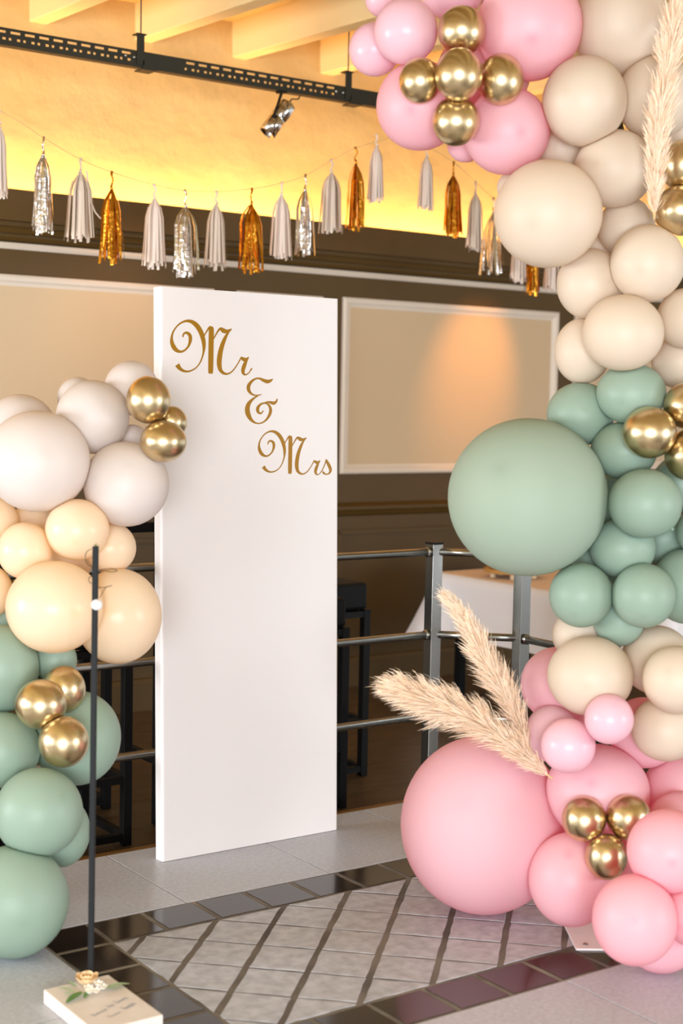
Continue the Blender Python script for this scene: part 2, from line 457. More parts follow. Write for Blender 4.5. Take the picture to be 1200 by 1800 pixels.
    ('gold', 'L', [2.2801, 4.1697, 1.5536], 0.0513, 0.0532, 'hindmost chrome gold balloon against the white board'),
    ('gold', 'L', [2.2167, 4.1046, 1.4933], 0.0738, 0.0666, 'lower chrome gold balloon in front of the white board'),
    ('yellow', 'L', [1.9782, 4.2223, 1.2116], 0.1004, 0.0968, 'pale yellow balloon just behind the top of the black rod'),
    ('yellow', 'L', [1.8425, 4.3144, 1.1421], 0.0861, 0.0897, 'pale yellow balloon under the biggest white one'),
    ('yellow', 'L', [2.1169, 4.2698, 1.1439], 0.0828, 0.0828, 'pale yellow balloon right of the top of the black rod'),
    ('yellow', 'L', [1.8095, 4.4848, 1.2218], 0.0772, 0.0808, 'pale yellow balloon cut by the left edge under the biggest white one'),
    ('yellow', 'L', [1.9556, 4.5053, 1.2101], 0.0751, 0.0713, 'yellow balloon in the gap below the biggest white one'),
    ('yellow', 'L', [2.0306, 4.4017, 1.0942], 0.082, 0.0746, 'yellow balloon in the gap above the two big yellow ones'),
    ('yellow', 'L', [1.8694, 4.1491, 0.9821], 0.1489, 0.1419, 'big yellow balloon left of the pearl on the black rod'),
    ('yellow', 'L', [2.1165, 4.2082, 0.9293], 0.1389, 0.1535, 'big yellow balloon right of the pearl, touching the white board'),
    ('yellow', 'L', [1.7481, 4.3969, 1.008], 0.0829, 0.0865, 'yellow balloon cut by the left edge beside the big yellow one'),
    ('sage', 'L', [1.7402, 4.2602, 0.7829], 0.1181, 0.1375, 'sage balloon at the left edge below the big yellow one'),
    ('sage', 'L', [1.9158, 4.2457, 0.7986], 0.0683, 0.0719, 'sage balloon wedged under the big yellow ones'),
    ('sage', 'L', [1.7021, 4.1521, 0.5557], 0.114, 0.114, 'sage balloon at the left edge level with the lowest left gold ball'),
    ('sage', 'L', [1.9377, 4.1306, 0.5691], 0.1365, 0.1471, 'sage balloon behind the black rod, right of the left gold trio'),
    ('sage', 'L', [1.7291, 3.9422, 0.4091], 0.1286, 0.1303, 'sage balloon resting on the lowest one of the left garland'),
    ('sage', 'L', [1.8548, 4.0585, 0.3022], 0.0869, 0.1078, 'shaded sage balloon behind the black rod near the floor'),
    ('sage', 'L', [1.6475, 3.9268, 0.1621], 0.1572, 0.1621, 'lowest sage balloon of the left garland, standing on the floor'),
    ('sage', 'L', [1.8451, 4.4375, 0.9143], 0.0736, 0.0736, 'dark sage balloon in the gap at the left edge'),
    ('gold', 'L', [1.7643, 4.0092, 0.7149], 0.0761, 0.0744, 'left chrome gold balloon among the left sage ones'),
    ('gold', 'L', [1.8696, 4.0801, 0.7369], 0.066, 0.0729, 'upper chrome gold balloon among the left sage ones'),
    ('gold', 'L', [1.8032, 3.9332, 0.6124], 0.0739, 0.0755, 'lower chrome gold balloon beside the black rod'),
]

LETTERS = [
    ('gold script letter M of the upper word', [[(0.088, 1.8458, 0.00321), (0.0923, 1.8575, 0.0045), (0.1035, 1.8617, 0.00707), (0.1161, 1.8537, 0.009), (0.1181, 1.8366, 0.00836), (0.1103, 1.8149, 0.00514), (0.0921, 1.7983, 0.00514), (0.0739, 1.7952, 0.00771), (0.0573, 1.8037, 0.01157), (0.0463, 1.8215, 0.01029), (0.0443, 1.8427, 0.00579), (0.052, 1.8655, 0.00386), (0.0708, 1.8877, 0.00386), (0.0952, 1.901, 0.00579), (0.1197, 1.9022, 0.00964), (0.1415, 1.891, 0.01286), (0.1585, 1.8703, 0.01286), (0.169, 1.8449, 0.01157), (0.1732, 1.8204, 0.009), (0.1703, 1.7925, 0.0045), (0.1581, 1.7613, 0.00321), (0.1403, 1.7404, 0.00321), (0.117, 1.7287, 0.0045), (0.0946, 1.7274, 0.00643), (0.0765, 1.736, 0.00964), (0.0654, 1.7491, 0.01286)],
        [(0.1726, 1.8512, 0.00257), (0.1812, 1.8657, 0.00321), (0.1926, 1.8811, 0.00514), (0.2012, 1.887, 0.00771)],
        [(0.2027, 1.8883, 0.00771), (0.2033, 1.8772, 0.01286), (0.2025, 1.8463, 0.0135), (0.2017, 1.8091, 0.0135), (0.2009, 1.772, 0.0135), (0.2001, 1.7348, 0.01286), (0.1994, 1.7218, 0.01093)],
        [(0.209, 1.8404, 0.00257), (0.2191, 1.8563, 0.00321), (0.2313, 1.8742, 0.0045), (0.2415, 1.8821, 0.00771), (0.253, 1.8757, 0.01286), (0.2661, 1.8738, 0.01029), (0.2777, 1.8787, 0.00579), (0.2872, 1.8835, 0.00193)],
        [(0.285, 1.8815, 0.00257), (0.2719, 1.8691, 0.00514), (0.2573, 1.8455, 0.009), (0.2442, 1.8138, 0.01157), (0.2369, 1.7825, 0.01286), (0.2354, 1.7545, 0.01221), (0.2411, 1.7348, 0.00964), (0.2556, 1.724, 0.00707), (0.273, 1.7238, 0.0045), (0.2913, 1.735, 0.00321), (0.3096, 1.7568, 0.00257), (0.3229, 1.7773, 0.00321), (0.3288, 1.7851, 0.0045)]]),
    ('gold script letter r of the upper word', [[(0.3266, 1.7837, 0.00386), (0.3332, 1.7789, 0.00964), (0.3428, 1.7755, 0.01029), (0.3524, 1.7802, 0.00643), (0.3584, 1.7855, 0.00257)],
        [(0.3561, 1.7829, 0.00321), (0.348, 1.7719, 0.00707), (0.3391, 1.7534, 0.01029), (0.3339, 1.7375, 0.00964), (0.3368, 1.7256, 0.00707), (0.3464, 1.7221, 0.00386), (0.359, 1.7294, 0.00257), (0.3672, 1.7397, 0.00321), (0.3717, 1.7455, 0.00386)]]),
    ('gold ampersand', [[(0.4611, 1.71, 0.00193), (0.4512, 1.7033, 0.00771), (0.4376, 1.6998, 0.01093), (0.421, 1.7038, 0.009), (0.4045, 1.7098, 0.00579), (0.388, 1.7087, 0.00514), (0.3701, 1.6981, 0.00707), (0.3582, 1.6827, 0.00964), (0.3582, 1.6669, 0.009), (0.3701, 1.6539, 0.00579), (0.3872, 1.6485, 0.00386), (0.412, 1.6516, 0.00257)],
        [(0.3984, 1.6481, 0.00321), (0.3775, 1.6363, 0.00579), (0.3596, 1.6196, 0.01029), (0.3522, 1.5992, 0.01286), (0.3566, 1.5778, 0.01286), (0.37, 1.559, 0.00836), (0.3894, 1.5484, 0.0045), (0.4104, 1.5486, 0.00386), (0.4322, 1.5602, 0.00514), (0.4481, 1.5815, 0.00771), (0.4512, 1.6006, 0.00771), (0.4421, 1.6158, 0.00579), (0.4262, 1.6213, 0.0045), (0.4089, 1.6166, 0.00579), (0.3969, 1.6037, 0.00836), (0.3976, 1.5897, 0.00771), (0.4089, 1.5835, 0.0045), (0.4209, 1.5939, 0.00257)],
        [(0.424, 1.6213, 0.00321), (0.4375, 1.6253, 0.0045), (0.4512, 1.6243, 0.00771), (0.4648, 1.6219, 0.00964), (0.4755, 1.6272, 0.00579), (0.4808, 1.6382, 0.00257)]]),
    ('gold script letter M of the lower word', [[(0.4396, 1.4714, 0.00257), (0.4432, 1.4812, 0.0036), (0.4528, 1.4843, 0.00566), (0.4637, 1.4771, 0.0072), (0.4655, 1.4626, 0.00669), (0.4588, 1.4446, 0.00411), (0.4432, 1.4312, 0.00411), (0.4276, 1.4292, 0.00617), (0.4133, 1.437, 0.00926), (0.4038, 1.4524, 0.00823), (0.402, 1.4704, 0.00463), (0.4086, 1.4894, 0.00309), (0.4247, 1.5074, 0.00309), (0.4456, 1.5178, 0.00463), (0.4667, 1.5179, 0.00771), (0.4854, 1.5077, 0.01029), (0.5, 1.4896, 0.01029), (0.5091, 1.4678, 0.00926), (0.5127, 1.447, 0.0072), (0.5103, 1.4237, 0.0036), (0.5, 1.3978, 0.00257), (0.4848, 1.3808, 0.00257), (0.4649, 1.3716, 0.0036), (0.4456, 1.3713, 0.00514), (0.43, 1.3792, 0.00771), (0.4204, 1.3906, 0.01029)],
        [(0.5121, 1.473, 0.00206), (0.5194, 1.4849, 0.00257), (0.5292, 1.4974, 0.00411), (0.5365, 1.5021, 0.00617)],
        [(0.5378, 1.5032, 0.00617), (0.5384, 1.4938, 0.01029), (0.5378, 1.4678, 0.0108), (0.5372, 1.4365, 0.0108), (0.5366, 1.4053, 0.0108), (0.536, 1.374, 0.01029), (0.5354, 1.3631, 0.00874)],
        [(0.5433, 1.4626, 0.00206), (0.5519, 1.4756, 0.00257), (0.5623, 1.4902, 0.0036), (0.5709, 1.4965, 0.00617), (0.5808, 1.4908, 0.01029), (0.592, 1.4887, 0.00823), (0.6019, 1.4924, 0.00463), (0.6099, 1.4961, 0.00154)],
        [(0.6081, 1.4945, 0.00206), (0.5969, 1.4845, 0.00411), (0.5846, 1.4652, 0.0072), (0.5735, 1.439, 0.00926), (0.5673, 1.4129, 0.01029), (0.5661, 1.3894, 0.00977), (0.571, 1.3726, 0.00771), (0.5834, 1.363, 0.00566), (0.5983, 1.3624, 0.0036), (0.6138, 1.3711, 0.00257), (0.6294, 1.3889, 0.00206), (0.6406, 1.4056, 0.00257), (0.6456, 1.4119, 0.0036)]]),
    ('gold script letter r of the lower word', [[(0.6437, 1.4109, 0.00309), (0.6494, 1.4066, 0.00771), (0.6576, 1.4034, 0.00823), (0.6657, 1.407, 0.00514), (0.6708, 1.4112, 0.00206)],
        [(0.6689, 1.4091, 0.00257), (0.662, 1.4002, 0.00566), (0.6545, 1.3849, 0.00823), (0.6501, 1.3718, 0.00771), (0.6526, 1.3617, 0.00566), (0.6608, 1.3585, 0.00309), (0.6715, 1.3642, 0.00206), (0.6784, 1.3726, 0.00257), (0.6822, 1.3773, 0.00309)]]),
    ('gold script letter s', [[(0.6799, 1.3745, 0.00257), (0.6878, 1.3875, 0.00257), (0.695, 1.4032, 0.00321), (0.699, 1.4151, 0.00386)],
        [(0.6982, 1.4151, 0.00321), (0.7054, 1.4019, 0.00771), (0.7151, 1.3853, 0.009), (0.7183, 1.3727, 0.00707), (0.7111, 1.3623, 0.0045), (0.6983, 1.3591, 0.00386), (0.6871, 1.3645, 0.00579), (0.6839, 1.3705, 0.00386)]]),
]

TASSELS = [  # kind, x, top z, length, width
    ('cream', 2.437, 2.839, 0.369, 0.082),
    ('silver', 2.639, 2.747, 0.413, 0.089),
    ('taupe', 2.816, 2.674, 0.364, 0.14),
    ('gold', 2.969, 2.634, 0.407, 0.101),
    ('cream', 3.183, 2.6, 0.376, 0.114),
    ('silver', 3.342, 2.591, 0.395, 0.121),
    ('taupe', 3.506, 2.602, 0.361, 0.112),
    ('gold', 3.698, 2.634, 0.401, 0.14),
    ('cream', 3.868, 2.678, 0.366, 0.12),
    ('silver', 4.006, 2.73, 0.388, 0.1),
    ('taupe', 4.159, 2.818, 0.362, 0.129),
    ('gold', 4.305, 2.896, 0.411, 0.096),
    ('cream', 4.43, 2.972, 0.332, 0.091),
    ('cream', 4.752, 2.953, 0.323, 0.094),
    ('gold', 4.932, 2.895, 0.387, 0.107),
    ('taupe', 5.087, 2.808, 0.365, 0.102),
    ('silver', 5.217, 2.737, 0.406, 0.122),
    ('cream', 5.406, 2.695, 0.396, 0.099),
    ('gold', 5.503, 2.655, 0.421, 0.081),
    ('cream', 5.653, 2.624, 0.354, 0.1),
]

PLUME_A = [(3.0247, 3.1645, 0.5213, 0.0154), (2.9745, 3.1921, 0.5687, 0.0342), (2.9135, 3.2281, 0.6242, 0.0511), (2.8389, 3.2738, 0.6808, 0.0578), (2.7568, 3.336, 0.7246, 0.0578), (2.6944, 3.3952, 0.7532, 0.0443), (2.6345, 3.4525, 0.7803, 0.0085)]

PLUME_B = [(3.0323, 3.2504, 0.5791, 0.0174), (3.0128, 3.2837, 0.6596, 0.0349), (2.9836, 3.3251, 0.7523, 0.0454), (2.9497, 3.3691, 0.8367, 0.0455), (2.9256, 3.4061, 0.9217, 0.0351), (2.8993, 3.4424, 0.9807, 0.0229), (2.8711, 3.4792, 1.0312, 0.0071)]

PLUME_C = [(3.2338, 3.007, 2.197, 0.0116), (3.2233, 2.9961, 2.2669, 0.0248), (3.2224, 2.9932, 2.3642, 0.0347), (3.2322, 2.9966, 2.4795, 0.0396), (3.2519, 2.9946, 2.6116, 0.0396), (3.2819, 2.9976, 2.7463, 0.0364), (3.309, 3.0014, 2.8651, 0.0166)]

ROD = ([1.71, 3.5565, 0.04], [1.7554, 3.6306, 1.2217])

PEARL = [1.7449, 3.5993, 1.0649]

WIRES = [[[1.7417, 3.6273, 1.2148], [1.7268, 3.625, 1.2084], [1.7184, 3.6174, 1.1931], [1.7267, 3.6222, 1.176], [1.7462, 3.6319, 1.165]], [[1.7549, 3.6128, 1.1574], [1.7668, 3.5925, 1.1625], [1.7861, 3.5912, 1.1626], [1.806, 3.6009, 1.1552], [1.7978, 3.6186, 1.1501], [1.7771, 3.6214, 1.1545], [1.7593, 3.6218, 1.1559]], [[1.7456, 3.6303, 1.1414], [1.7293, 3.6168, 1.1365], [1.7305, 3.615, 1.1257], [1.7465, 3.6276, 1.1189]], [[1.7581, 3.6185, 1.1092], [1.7655, 3.6011, 1.1108], [1.7848, 3.5879, 1.1166]], [[1.753, 3.5954, 1.0849], [1.7615, 3.5967, 1.0987], [1.7699, 3.5979, 1.11], [1.7759, 3.5939, 1.1132]]]
# ================================================================== the setting
ZL = -0.10                     # floor of the room beyond the railing
# ---- upper floor: grout bed with tiles laid on it
PLATFORM = [(-4, -3.5), (3.99, -3.5), (3.99, 4.36), (3.72, 4.660), (-4, 4.660)]
m = MB(); m.prism(PLATFORM, -0.12, -0.0018)
floor = tag(m.build('floor', M['grout']), kind='structure')

def clip(poly, rect):
    x0, x1, y0, y1 = rect
    for ax, lim, sgn in ((0, x0, 1), (0, x1, -1), (1, y0, 1), (1, y1, -1)):
        out = []
        for i in range(len(poly)):
            a, b = poly[i], poly[(i + 1) % len(poly)]
            da, db = sgn * (a[ax] - lim), sgn * (b[ax] - lim)
            if da >= 0: out.append(a)
            if da * db < 0:
                t = da / (da - db)
                out.append((a[0] + (b[0] - a[0]) * t, a[1] + (b[1] - a[1]) * t))
        poly = out
        if not poly: return []
    return poly

def area2(poly):
    return abs(sum(poly[i][0] * poly[(i + 1) % len(poly)][1] - poly[(i + 1) % len(poly)][0] * poly[i][1] for i in range(len(poly)))) / 2

def tile(name, poly, material, z=0.0, bev=0.0012):
    m = MB(); m.prism(poly, -0.011, z, bev)
    return m.build(name, material, floor)

def rect(x0, x1, y0, y1, g):
    return [(x0 + g, y0 + g), (x1 - g, y0 + g), (x1 - g, y1 - g), (x0 + g, y1 - g)]

def rough_edge(poly, amp):
    """slightly broken outline of a hand-made tile"""
    out = []
    for i in range(len(poly)):
        a, b = Vector(poly[i]), Vector(poly[(i + 1) % len(poly)])
        L = (b - a).length
        n = max(1, int(L / 0.035))
        nrm = Vector((-(b - a).y, (b - a).x)).normalized()
        for k in range(n):
            p = a + (b - a) * (k / n) + nrm * rnd.uniform(-0.2, 1) * amp
            out.append((p.x, p.y))
    return out

BX0, BX1, BY0, BY1 = 1.75, 3.815, 2.92, 4.055       # outer edge of the tiled inset
P = 0.1877
# large stone slabs around the inset
for i in range(-3, 4):
    x0 = 2.293 + (i - 1) * 0.567
    x1 = x0 + 0.567
    y1 = 4.640
    if x0 > 3.3:
        poly = [(x0 + .002, 4.057), (3.985, 4.057), (3.985, 4.345), (3.718, 4.638), (x0 + .002, 4.638)]
        tile('stone_slab', poly, M['slate'])
        continue
    tile('stone_slab', rect(x0, x1, 4.055, y1, 0.002), M['slate'])
for i in range(4):                                   # left of the inset
    for j in range(5):
        x1 = BX0 - i * 0.567
        y1 = 4.055 - j * 0.60 - 0.0
        tile('stone_slab', rect(x1 - 0.567, x1, y1 - 0.60, y1, 0.002), M['slate'])
for i in range(4):                                   # in front of the inset
    for j in range(3):
        x0 = BX0 + 0.02 + i * 0.567 - 0.02
        y1 = BY0 - j * 0.60
        if x0 + 0.567 > 3.99:
            tile('stone_slab', rect(x0, 3.985, y1 - 0.60, y1, 0.002), M['slate'])
        else:
            tile('stone_slab', rect(x0, x0 + 0.567, y1 - 0.60, y1, 0.002), M['slate'])
for j in range(2):
    tile('stone_slab', rect(BX1, 3.985, BY0 + j * 0.5675, BY0 + (j + 1) * 0.5675, 0.002), M['slate'])
# border of dark glazed tiles, one by one
g = 0.008
n = int(round((BX1 - BX0) / P))
for i in range(n):
    x0 = BX0 + i * (BX1 - BX0) / n
    x1 = x0 + (BX1 - BX0) / n
    tile('border_tile', rough_edge(rect(x0, x1, BY1 - 0.187, BY1, g), 0.002), M['border'])
    tile('border_tile', rough_edge(rect(x0, x1, BY0, BY0 + 0.178, g), 0.002), M['border'])
k = 4
for j in range(k):
    y0 = BY0 + 0.178 + j * (BY1 - BY0 - 0.365) / k
    y1 = y0 + (BY1 - BY0 - 0.365) / k
    tile('border_tile', rough_edge(rect(BX0, BX0 + 0.183, y0, y1, g), 0.002), M['border'])
    tile('border_tile', rough_edge(rect(BX1 - 0.188, BX1, y0, y1, g), 0.002), M['border'])
# pavers laid cornerwise inside the border
IN = (BX0 + 0.187, BX1 - 0.19, BY0 + 0.184, BY1 - 0.192)
m = MB(); m.box(IN[0] + .002, IN[1] - .002, IN[2] + .002, IN[3] - .002, -0.01, -0.0012)
m.build('paver_bed', M['paver_bed'], floor)
sA, sB = 0.2545, 0.2535
for ia in range(-12, 14):
    for ib in range(-12, 14):
        a0, a1 = 1.574 - ia * sA, 1.574 - (ia + 1) * sA          # y - x
        b0, b1 = 5.660 + ib * sB, 5.660 + (ib + 1) * sB          # x + y
        ga, gb = 0.0125, 0.0055
        aH, aL, bL, bH = a0 - ga, a1 + ga, b0 + gb, b1 - gb
        poly = [((b - a) / 2, (a + b) / 2) for a, b in ((aL, bL), (aL, bH), (aH, bH), (aH, bL))]
        q = clip(poly, IN)
        if len(q) < 3 or area2(q) < 0.0012: continue
        if sum(q[i][0] * q[(i + 1) % len(q)][1] - q[(i + 1) % len(q)][0] * q[i][1] for i in range(len(q))) < 0: q = q[::-1]
        tile('paver', rough_edge(q, 0.003), M['paver'], rnd.uniform(-0.0006, 0.0006))
m = MB()
m.bar((-4, 4.653, -0.004), (3.723, 4.653, -0.004), 0.026, 0.012)
m.bar((3.715, 4.655, -0.004), (3.983, 4.36, -0.004), 0.024, 0.012)
m.bar((3.983, 4.37, -0.004), (3.983, -3.5, -0.004), 0.02, 0.012)
tag(m.build('trim_1', M['edge']), kind='structure')

# ---- lower floor of long boards
m = MB(); m.box(-4, 12, -3.5, 7.5, ZL - 0.08, ZL - 0.003)
floor_low = tag(m.build('floor_lower', M['wood_gap']), kind='structure')
for j in range(14):
    y0 = 4.60 + j * 0.19
    for i in range(8):
        x0 = -0.4 + i * 1.25 + (j % 3) * 0.42
        m = MB(); m.box(x0 + .0015, x0 + 1.2485, y0 + .0015, y0 + 0.1885, ZL - 0.012, ZL)
        m.build('floor_board', M['wood_floor'], floor_low)
m = MB()
for j in range(30):
    y1 = 4.60 - j * 0.19
    for i in range(6):
        x0 = 4.05 + i * 1.25
        m.box(x0 + .0015, x0 + 1.2485, y1 - 0.1885, y1 - .0015, ZL - 0.012, ZL)
tag(m.build('far_floor_boards', M['wood_floor'], floor_low), kind='stuff')

# ---- back wall
WY = 7.20
m = MB(); m.box(-4, 12, WY, WY + 0.2, ZL, 2.555)
wall = tag(m.build('wall_back', M['brown']), kind='structure')
m = MB()
nx, nz = 120, 14
for iz in range(nz + 1):
    for ix in range(nx + 1):
        x = -4 + 16 * ix / nx
        z = 2.55 + 1.45 * iz / nz
        m.v.append((x, WY + 0.006 + 0.010 * math.sin(x * 2.3 + z * 3.1) * math.sin(z * 4.7 - x * 1.3), z))
for iz in range(nz):
    for ix in range(nx):
        a = iz * (nx + 1) + ix
        m.f.append((a, a + 1, a + nx + 2, a + nx + 1))
b0 = len(m.v)
m.box(-4, 12, WY + 0.05, WY + 0.25, 2.72, 4.0)
tag(m.build('wall_upper', M['plaster'], smooth=True), kind='structure')

def panel_field(x0, x1, z0, z1):
    f = 0.055
    m = MB(); m.box(x0 + f, x1 - f, WY - 0.006, WY + 0.01, z0 + f, z1 - f)
    fld = m.build('wall_panel', M['cream'], wall)
    # moulding: four mitred sides with a stepped section
    m = MB()
    ring = [(0.0, 0.0), (0.0, 0.020), (0.012, 0.026), (0.030, 0.022), (0.040, 0.012), (f + 0.004, 0.005)]
    cs = []
    for t, h in ring:
        cs.append([(x0 + t, WY - h, z0 + t), (x1 - t, WY - h, z0 + t), (x1 - t, WY - h, z1 - t), (x0 + t, WY - h, z1 - t)])
    vs = [p for c in cs for p in c]
    fs = []
    for i in range(len(cs) - 1):
        for k in range(4):
            fs.append((i * 4 + k, i * 4 + (k + 1) % 4, (i + 1) * 4 + (k + 1) % 4, (i + 1) * 4 + k))
    m.add(vs, fs)
    m.build('panel_moulding', M['creamtrim'], wall)
panel_field(1.35, 4.19, 1.20, 2.255)
panel_field(4.345, 4.935, 1.20, 2.255)
panel_field(5.085, 6.845, 1.205, 2.262)
panel_field(7.00, 9.6, 1.205, 2.262)
# lower brown wainscot mouldings
for x0, x1 in ((1.35, 4.19), (4.345, 4.935), (5.085, 6.845), (7.0, 9.6)):
    m = MB()
    t0 = 0.03
    for a, b in (((x0, 0.17), (x1, 0.17)), ((x1, 0.17), (x1, 0.85)), ((x1, 0.85), (x0, 0.85)), ((x0, 0.85), (x0, 0.17))):
        m.bar((a[0], WY - 0.008, a[1]), (b[0], WY - 0.008, b[1]), 0.03, 0.024)
    m.build('wainscot_moulding', M['brown'], wall)
m = MB(); m.extrude_x([(WY, 0.945), (WY - .018, 0.955), (WY - .030, 0.975), (WY - .042, 0.99), (WY - .042, 1.005), (WY - .02, 1.02), (WY, 1.03)], -4, 12)
tag(m.build('trim_2', M['brown']), kind='structure')
m = MB(); m.extrude_x([(WY, 2.386), (WY - .012, 2.386), (WY - .022, 2.40), (WY - .018, 2.418), (WY, 2.420)], -4, 12)
tag(m.build('trim_3', M['creamtrim']), kind='structure')
# cornice box with stepped mouldings; the led line lies behind its upper edge
m = MB(); m.extrude_x([(WY, 2.425), (WY - .03, 2.428), (WY - .045, 2.445), (WY - .045, 2.458), (WY - .075, 2.462), (WY - .09, 2.485), (WY - .115, 2.492), (WY - .115, 2.512), (WY - .15, 2.516), (WY - .15, 2.672), (WY - .128, 2.672), (WY - .128, 2.56), (WY, 2.56)], -4, 12)
tag(m.build('trim_4', M['brown']), kind='structure')
m = MB(); m.extrude_x([(WY, ZL), (WY - .022, ZL), (WY - .022, 0.055), (WY - .014, 0.075), (WY, 0.08)], -4, 12)
tag(m.build('baseboard_back', M['brown']), kind='structure')

# ---- ceiling and its beams, falling slightly towards the camera
SL = 0.035
def zc(y, z): return z - SL * (WY - y)
m = MB()
m.add([(-4, WY + .05, zc(WY + .05, 3.745)), (12, WY + .05, zc(WY + .05, 3.745)), (12, -3.5, zc(-3.5, 3.745)), (-4, -3.5, zc(-3.5, 3.745)),
       (-4, WY + .05, 4.0), (12, WY + .05, 4.0), (12, -3.5, 3.9), (-4, -3.5, 3.9)],
      [(0, 1, 2, 3), (7, 6, 5, 4), (0, 4, 5, 1), (1, 5, 6, 2), (2, 6, 7, 3), (3, 7, 4, 0)])
ceiling = tag(m.build('ceiling', M['plaster']), kind='structure')
for i in range(-4, 10):
    x0 = 3.09 + i * 0.604
    m = MB()
    vs = []
    for y in (WY + 0.03, -3.5):
        for xx, zz in ((x0, 3.55), (x0 + 0.10, 3.55), (x0 + 0.10, 3.76), (x0, 3.76)):
            vs.append((xx, y, zc(y, zz)))
    m.add(vs, [(0, 1, 2, 3), (7, 6, 5, 4), (0, 4, 5, 1), (1, 5, 6, 2), (2, 6, 7, 3), (3, 7, 4, 0)])
    m.build('ceiling_beam', M['beam'], ceiling, bevel=0.006)

# ---- upper walls on unseen sides, added to dim light high up; open below
for nm, bx in (('wall_front', (-4, 12, -3.6, -3.5)), ('wall_left', (-4.1, -4, -3.5, 7.4)), ('wall_right', (12, 12.1, -3.5, 7.4))):
    m = MB(); m.box(bx[0], bx[1], bx[2], bx[3], 2.30, 4.05)
    tag(m.build(nm, M['cream']), kind='structure')

# ================================================================== white board with lettering
BX, BW, BH, BT, LEAN = 2.425, 0.755, 2.017, 0.048, 0.03
board = empty('welcome_board', (BX, 4.465, 0))
tag(board, 'tall white standing board with gold script lettering, leaning on the railing', 'sign board')
upv = Vector((0, LEAN, 1)).normalized()
nv = Vector((0, -1, LEAN)).normalized()          # outward, towards the camera
def bp(x, y, h=0.0): return Vector((BX, 4.465, 0)) + Vector((1, 0, 0)) * x + upv * y + nv * h
def board_slab():
    m = MB()
    rad, seg = 0.010, 4
    # rounded front-left and front-right upright edges
    prof = [(0, -BT), (0, -rad)] + [(rad - rad * math.cos(a), -rad + rad * math.sin(a)) for a in [math.pi / 2 * k / seg for k in range(1, seg + 1)]]
    prof += [(BW - rad + rad * math.sin(a), -rad + rad * math.cos(a)) for a in [math.pi / 2 * k / seg for k in range(0, seg + 1)]] + [(BW, -BT)]
    npf = len(prof)
    lift = BT * LEAN
    vs = [bp(x, lift, h) for x, h in prof] + [bp(x, BH, h) for x, h in prof]
    fs = [(k, (k + 1) % npf, npf + (k + 1) % npf, npf + k) for k in range(npf)] + [tuple(range(npf - 1, -1, -1)), tuple(range(npf, 2 * npf))]
    m.add(vs, fs)
    return m
board_slab().build('board_panel', M['board'], board)

for lab, strokes in LETTERS:
    m = MB()
    for si, st in enumerate(strokes):
        pts = catmull(st, 7)
        n = len(pts)
        vs = []
        for i, p in enumerate(pts):
            a, b = pts[max(i - 1, 0)], pts[min(i + 1, n - 1)]
            d = b[:2] - a[:2]
            d = d / (np.hypot(*d) + 1e-9)
            q = np.array((-d[1], d[0])) * max(p[2], 0.0016) / 2 * 1.26
            q[0] *= 1.2
            h = 0.0012 + si * 0.0001
            vs += [bp(p[0] + q[0], p[1] + q[1], h), bp(p[0] - q[0], p[1] - q[1], h), bp(p[0] - q[0], p[1] - q[1], 0.0), bp(p[0] + q[0], p[1] + q[1], 0.0)]
        fs = []
        for i in range(n - 1):
            for k in range(4):
                fs.append((i * 4 + k, i * 4 + (k + 1) % 4, (i + 1) * 4 + (k + 1) % 4, (i + 1) * 4 + k))
        fs += [(0, 1, 2, 3), tuple((n - 1) * 4 + k for k in (3, 2, 1, 0))]
        m.add(vs, fs)
    o = m.build('letter', M['letter'], board)
    o['label'] = lab

# ================================================================== balloons
rngb = np.random.default_rng(3)
cen = np.array([b[2] for b in BALLOONS])
rh = np.array([b[3] for b in BALLOONS])
rv = np.array([b[4] for b in BALLOONS])
NU, NV = 56, 36
th = np.linspace(0, np.pi, NV + 1)
ph = np.linspace(0, 2 * np.pi, NU, endpoint=False)
def unit_balloon():
    P_ = []
    for t in th[1:-1]:
        for p in ph:
            z = math.cos(t)
            s = math.sin(t)
            k = 1 - 0.10 * max(0, -z) ** 2
            P_.append((s * math.cos(p) * k, s * math.sin(p) * k, z if z > 0 else z * 1.06))
    P_ = [(0, 0, 1)] + P_ + [(0, 0, -1.06)]
    F_ = []
    nr = NV - 1
    for k in range(NU):
        F_.append((0, 1 + k, 1 + (k + 1) % NU))
        e = 1 + (nr - 1) * NU
        F_.append((len(P_) - 1, e + (k + 1) % NU, e + k))
    for i in range(nr - 1):
        for k in range(NU):
            a, b = 1 + i * NU + k, 1 + i * NU + (k + 1) % NU
            F_.append((a, a + NU, b + NU, b))
    return np.array(P_), F_
UB, UF = unit_balloon()
crown = np.clip(1 - np.arccos(np.clip(UB[:, 2] / np.linalg.norm(UB, axis=1), -1, 1)) / 0.22, 0, 1) ** 1.5
GROUPS = {('pink', 'R'): 'pink balloons of the right garland', ('blush', 'R'): 'blush balloons of the right garland', ('ivory', 'R'): 'ivory balloons of the right garland',
          ('sage', 'R'): 'sage balloons of the right garland', ('gold', 'R'): 'gold balloons of the right garland', ('white', 'L'): 'white balloons of the left garland',
          ('yellow', 'L'): 'yellow balloons of the left garland', ('sage', 'L'): 'sage balloons of the left garland', ('gold', 'L'): 'gold balloons of the left garland'}
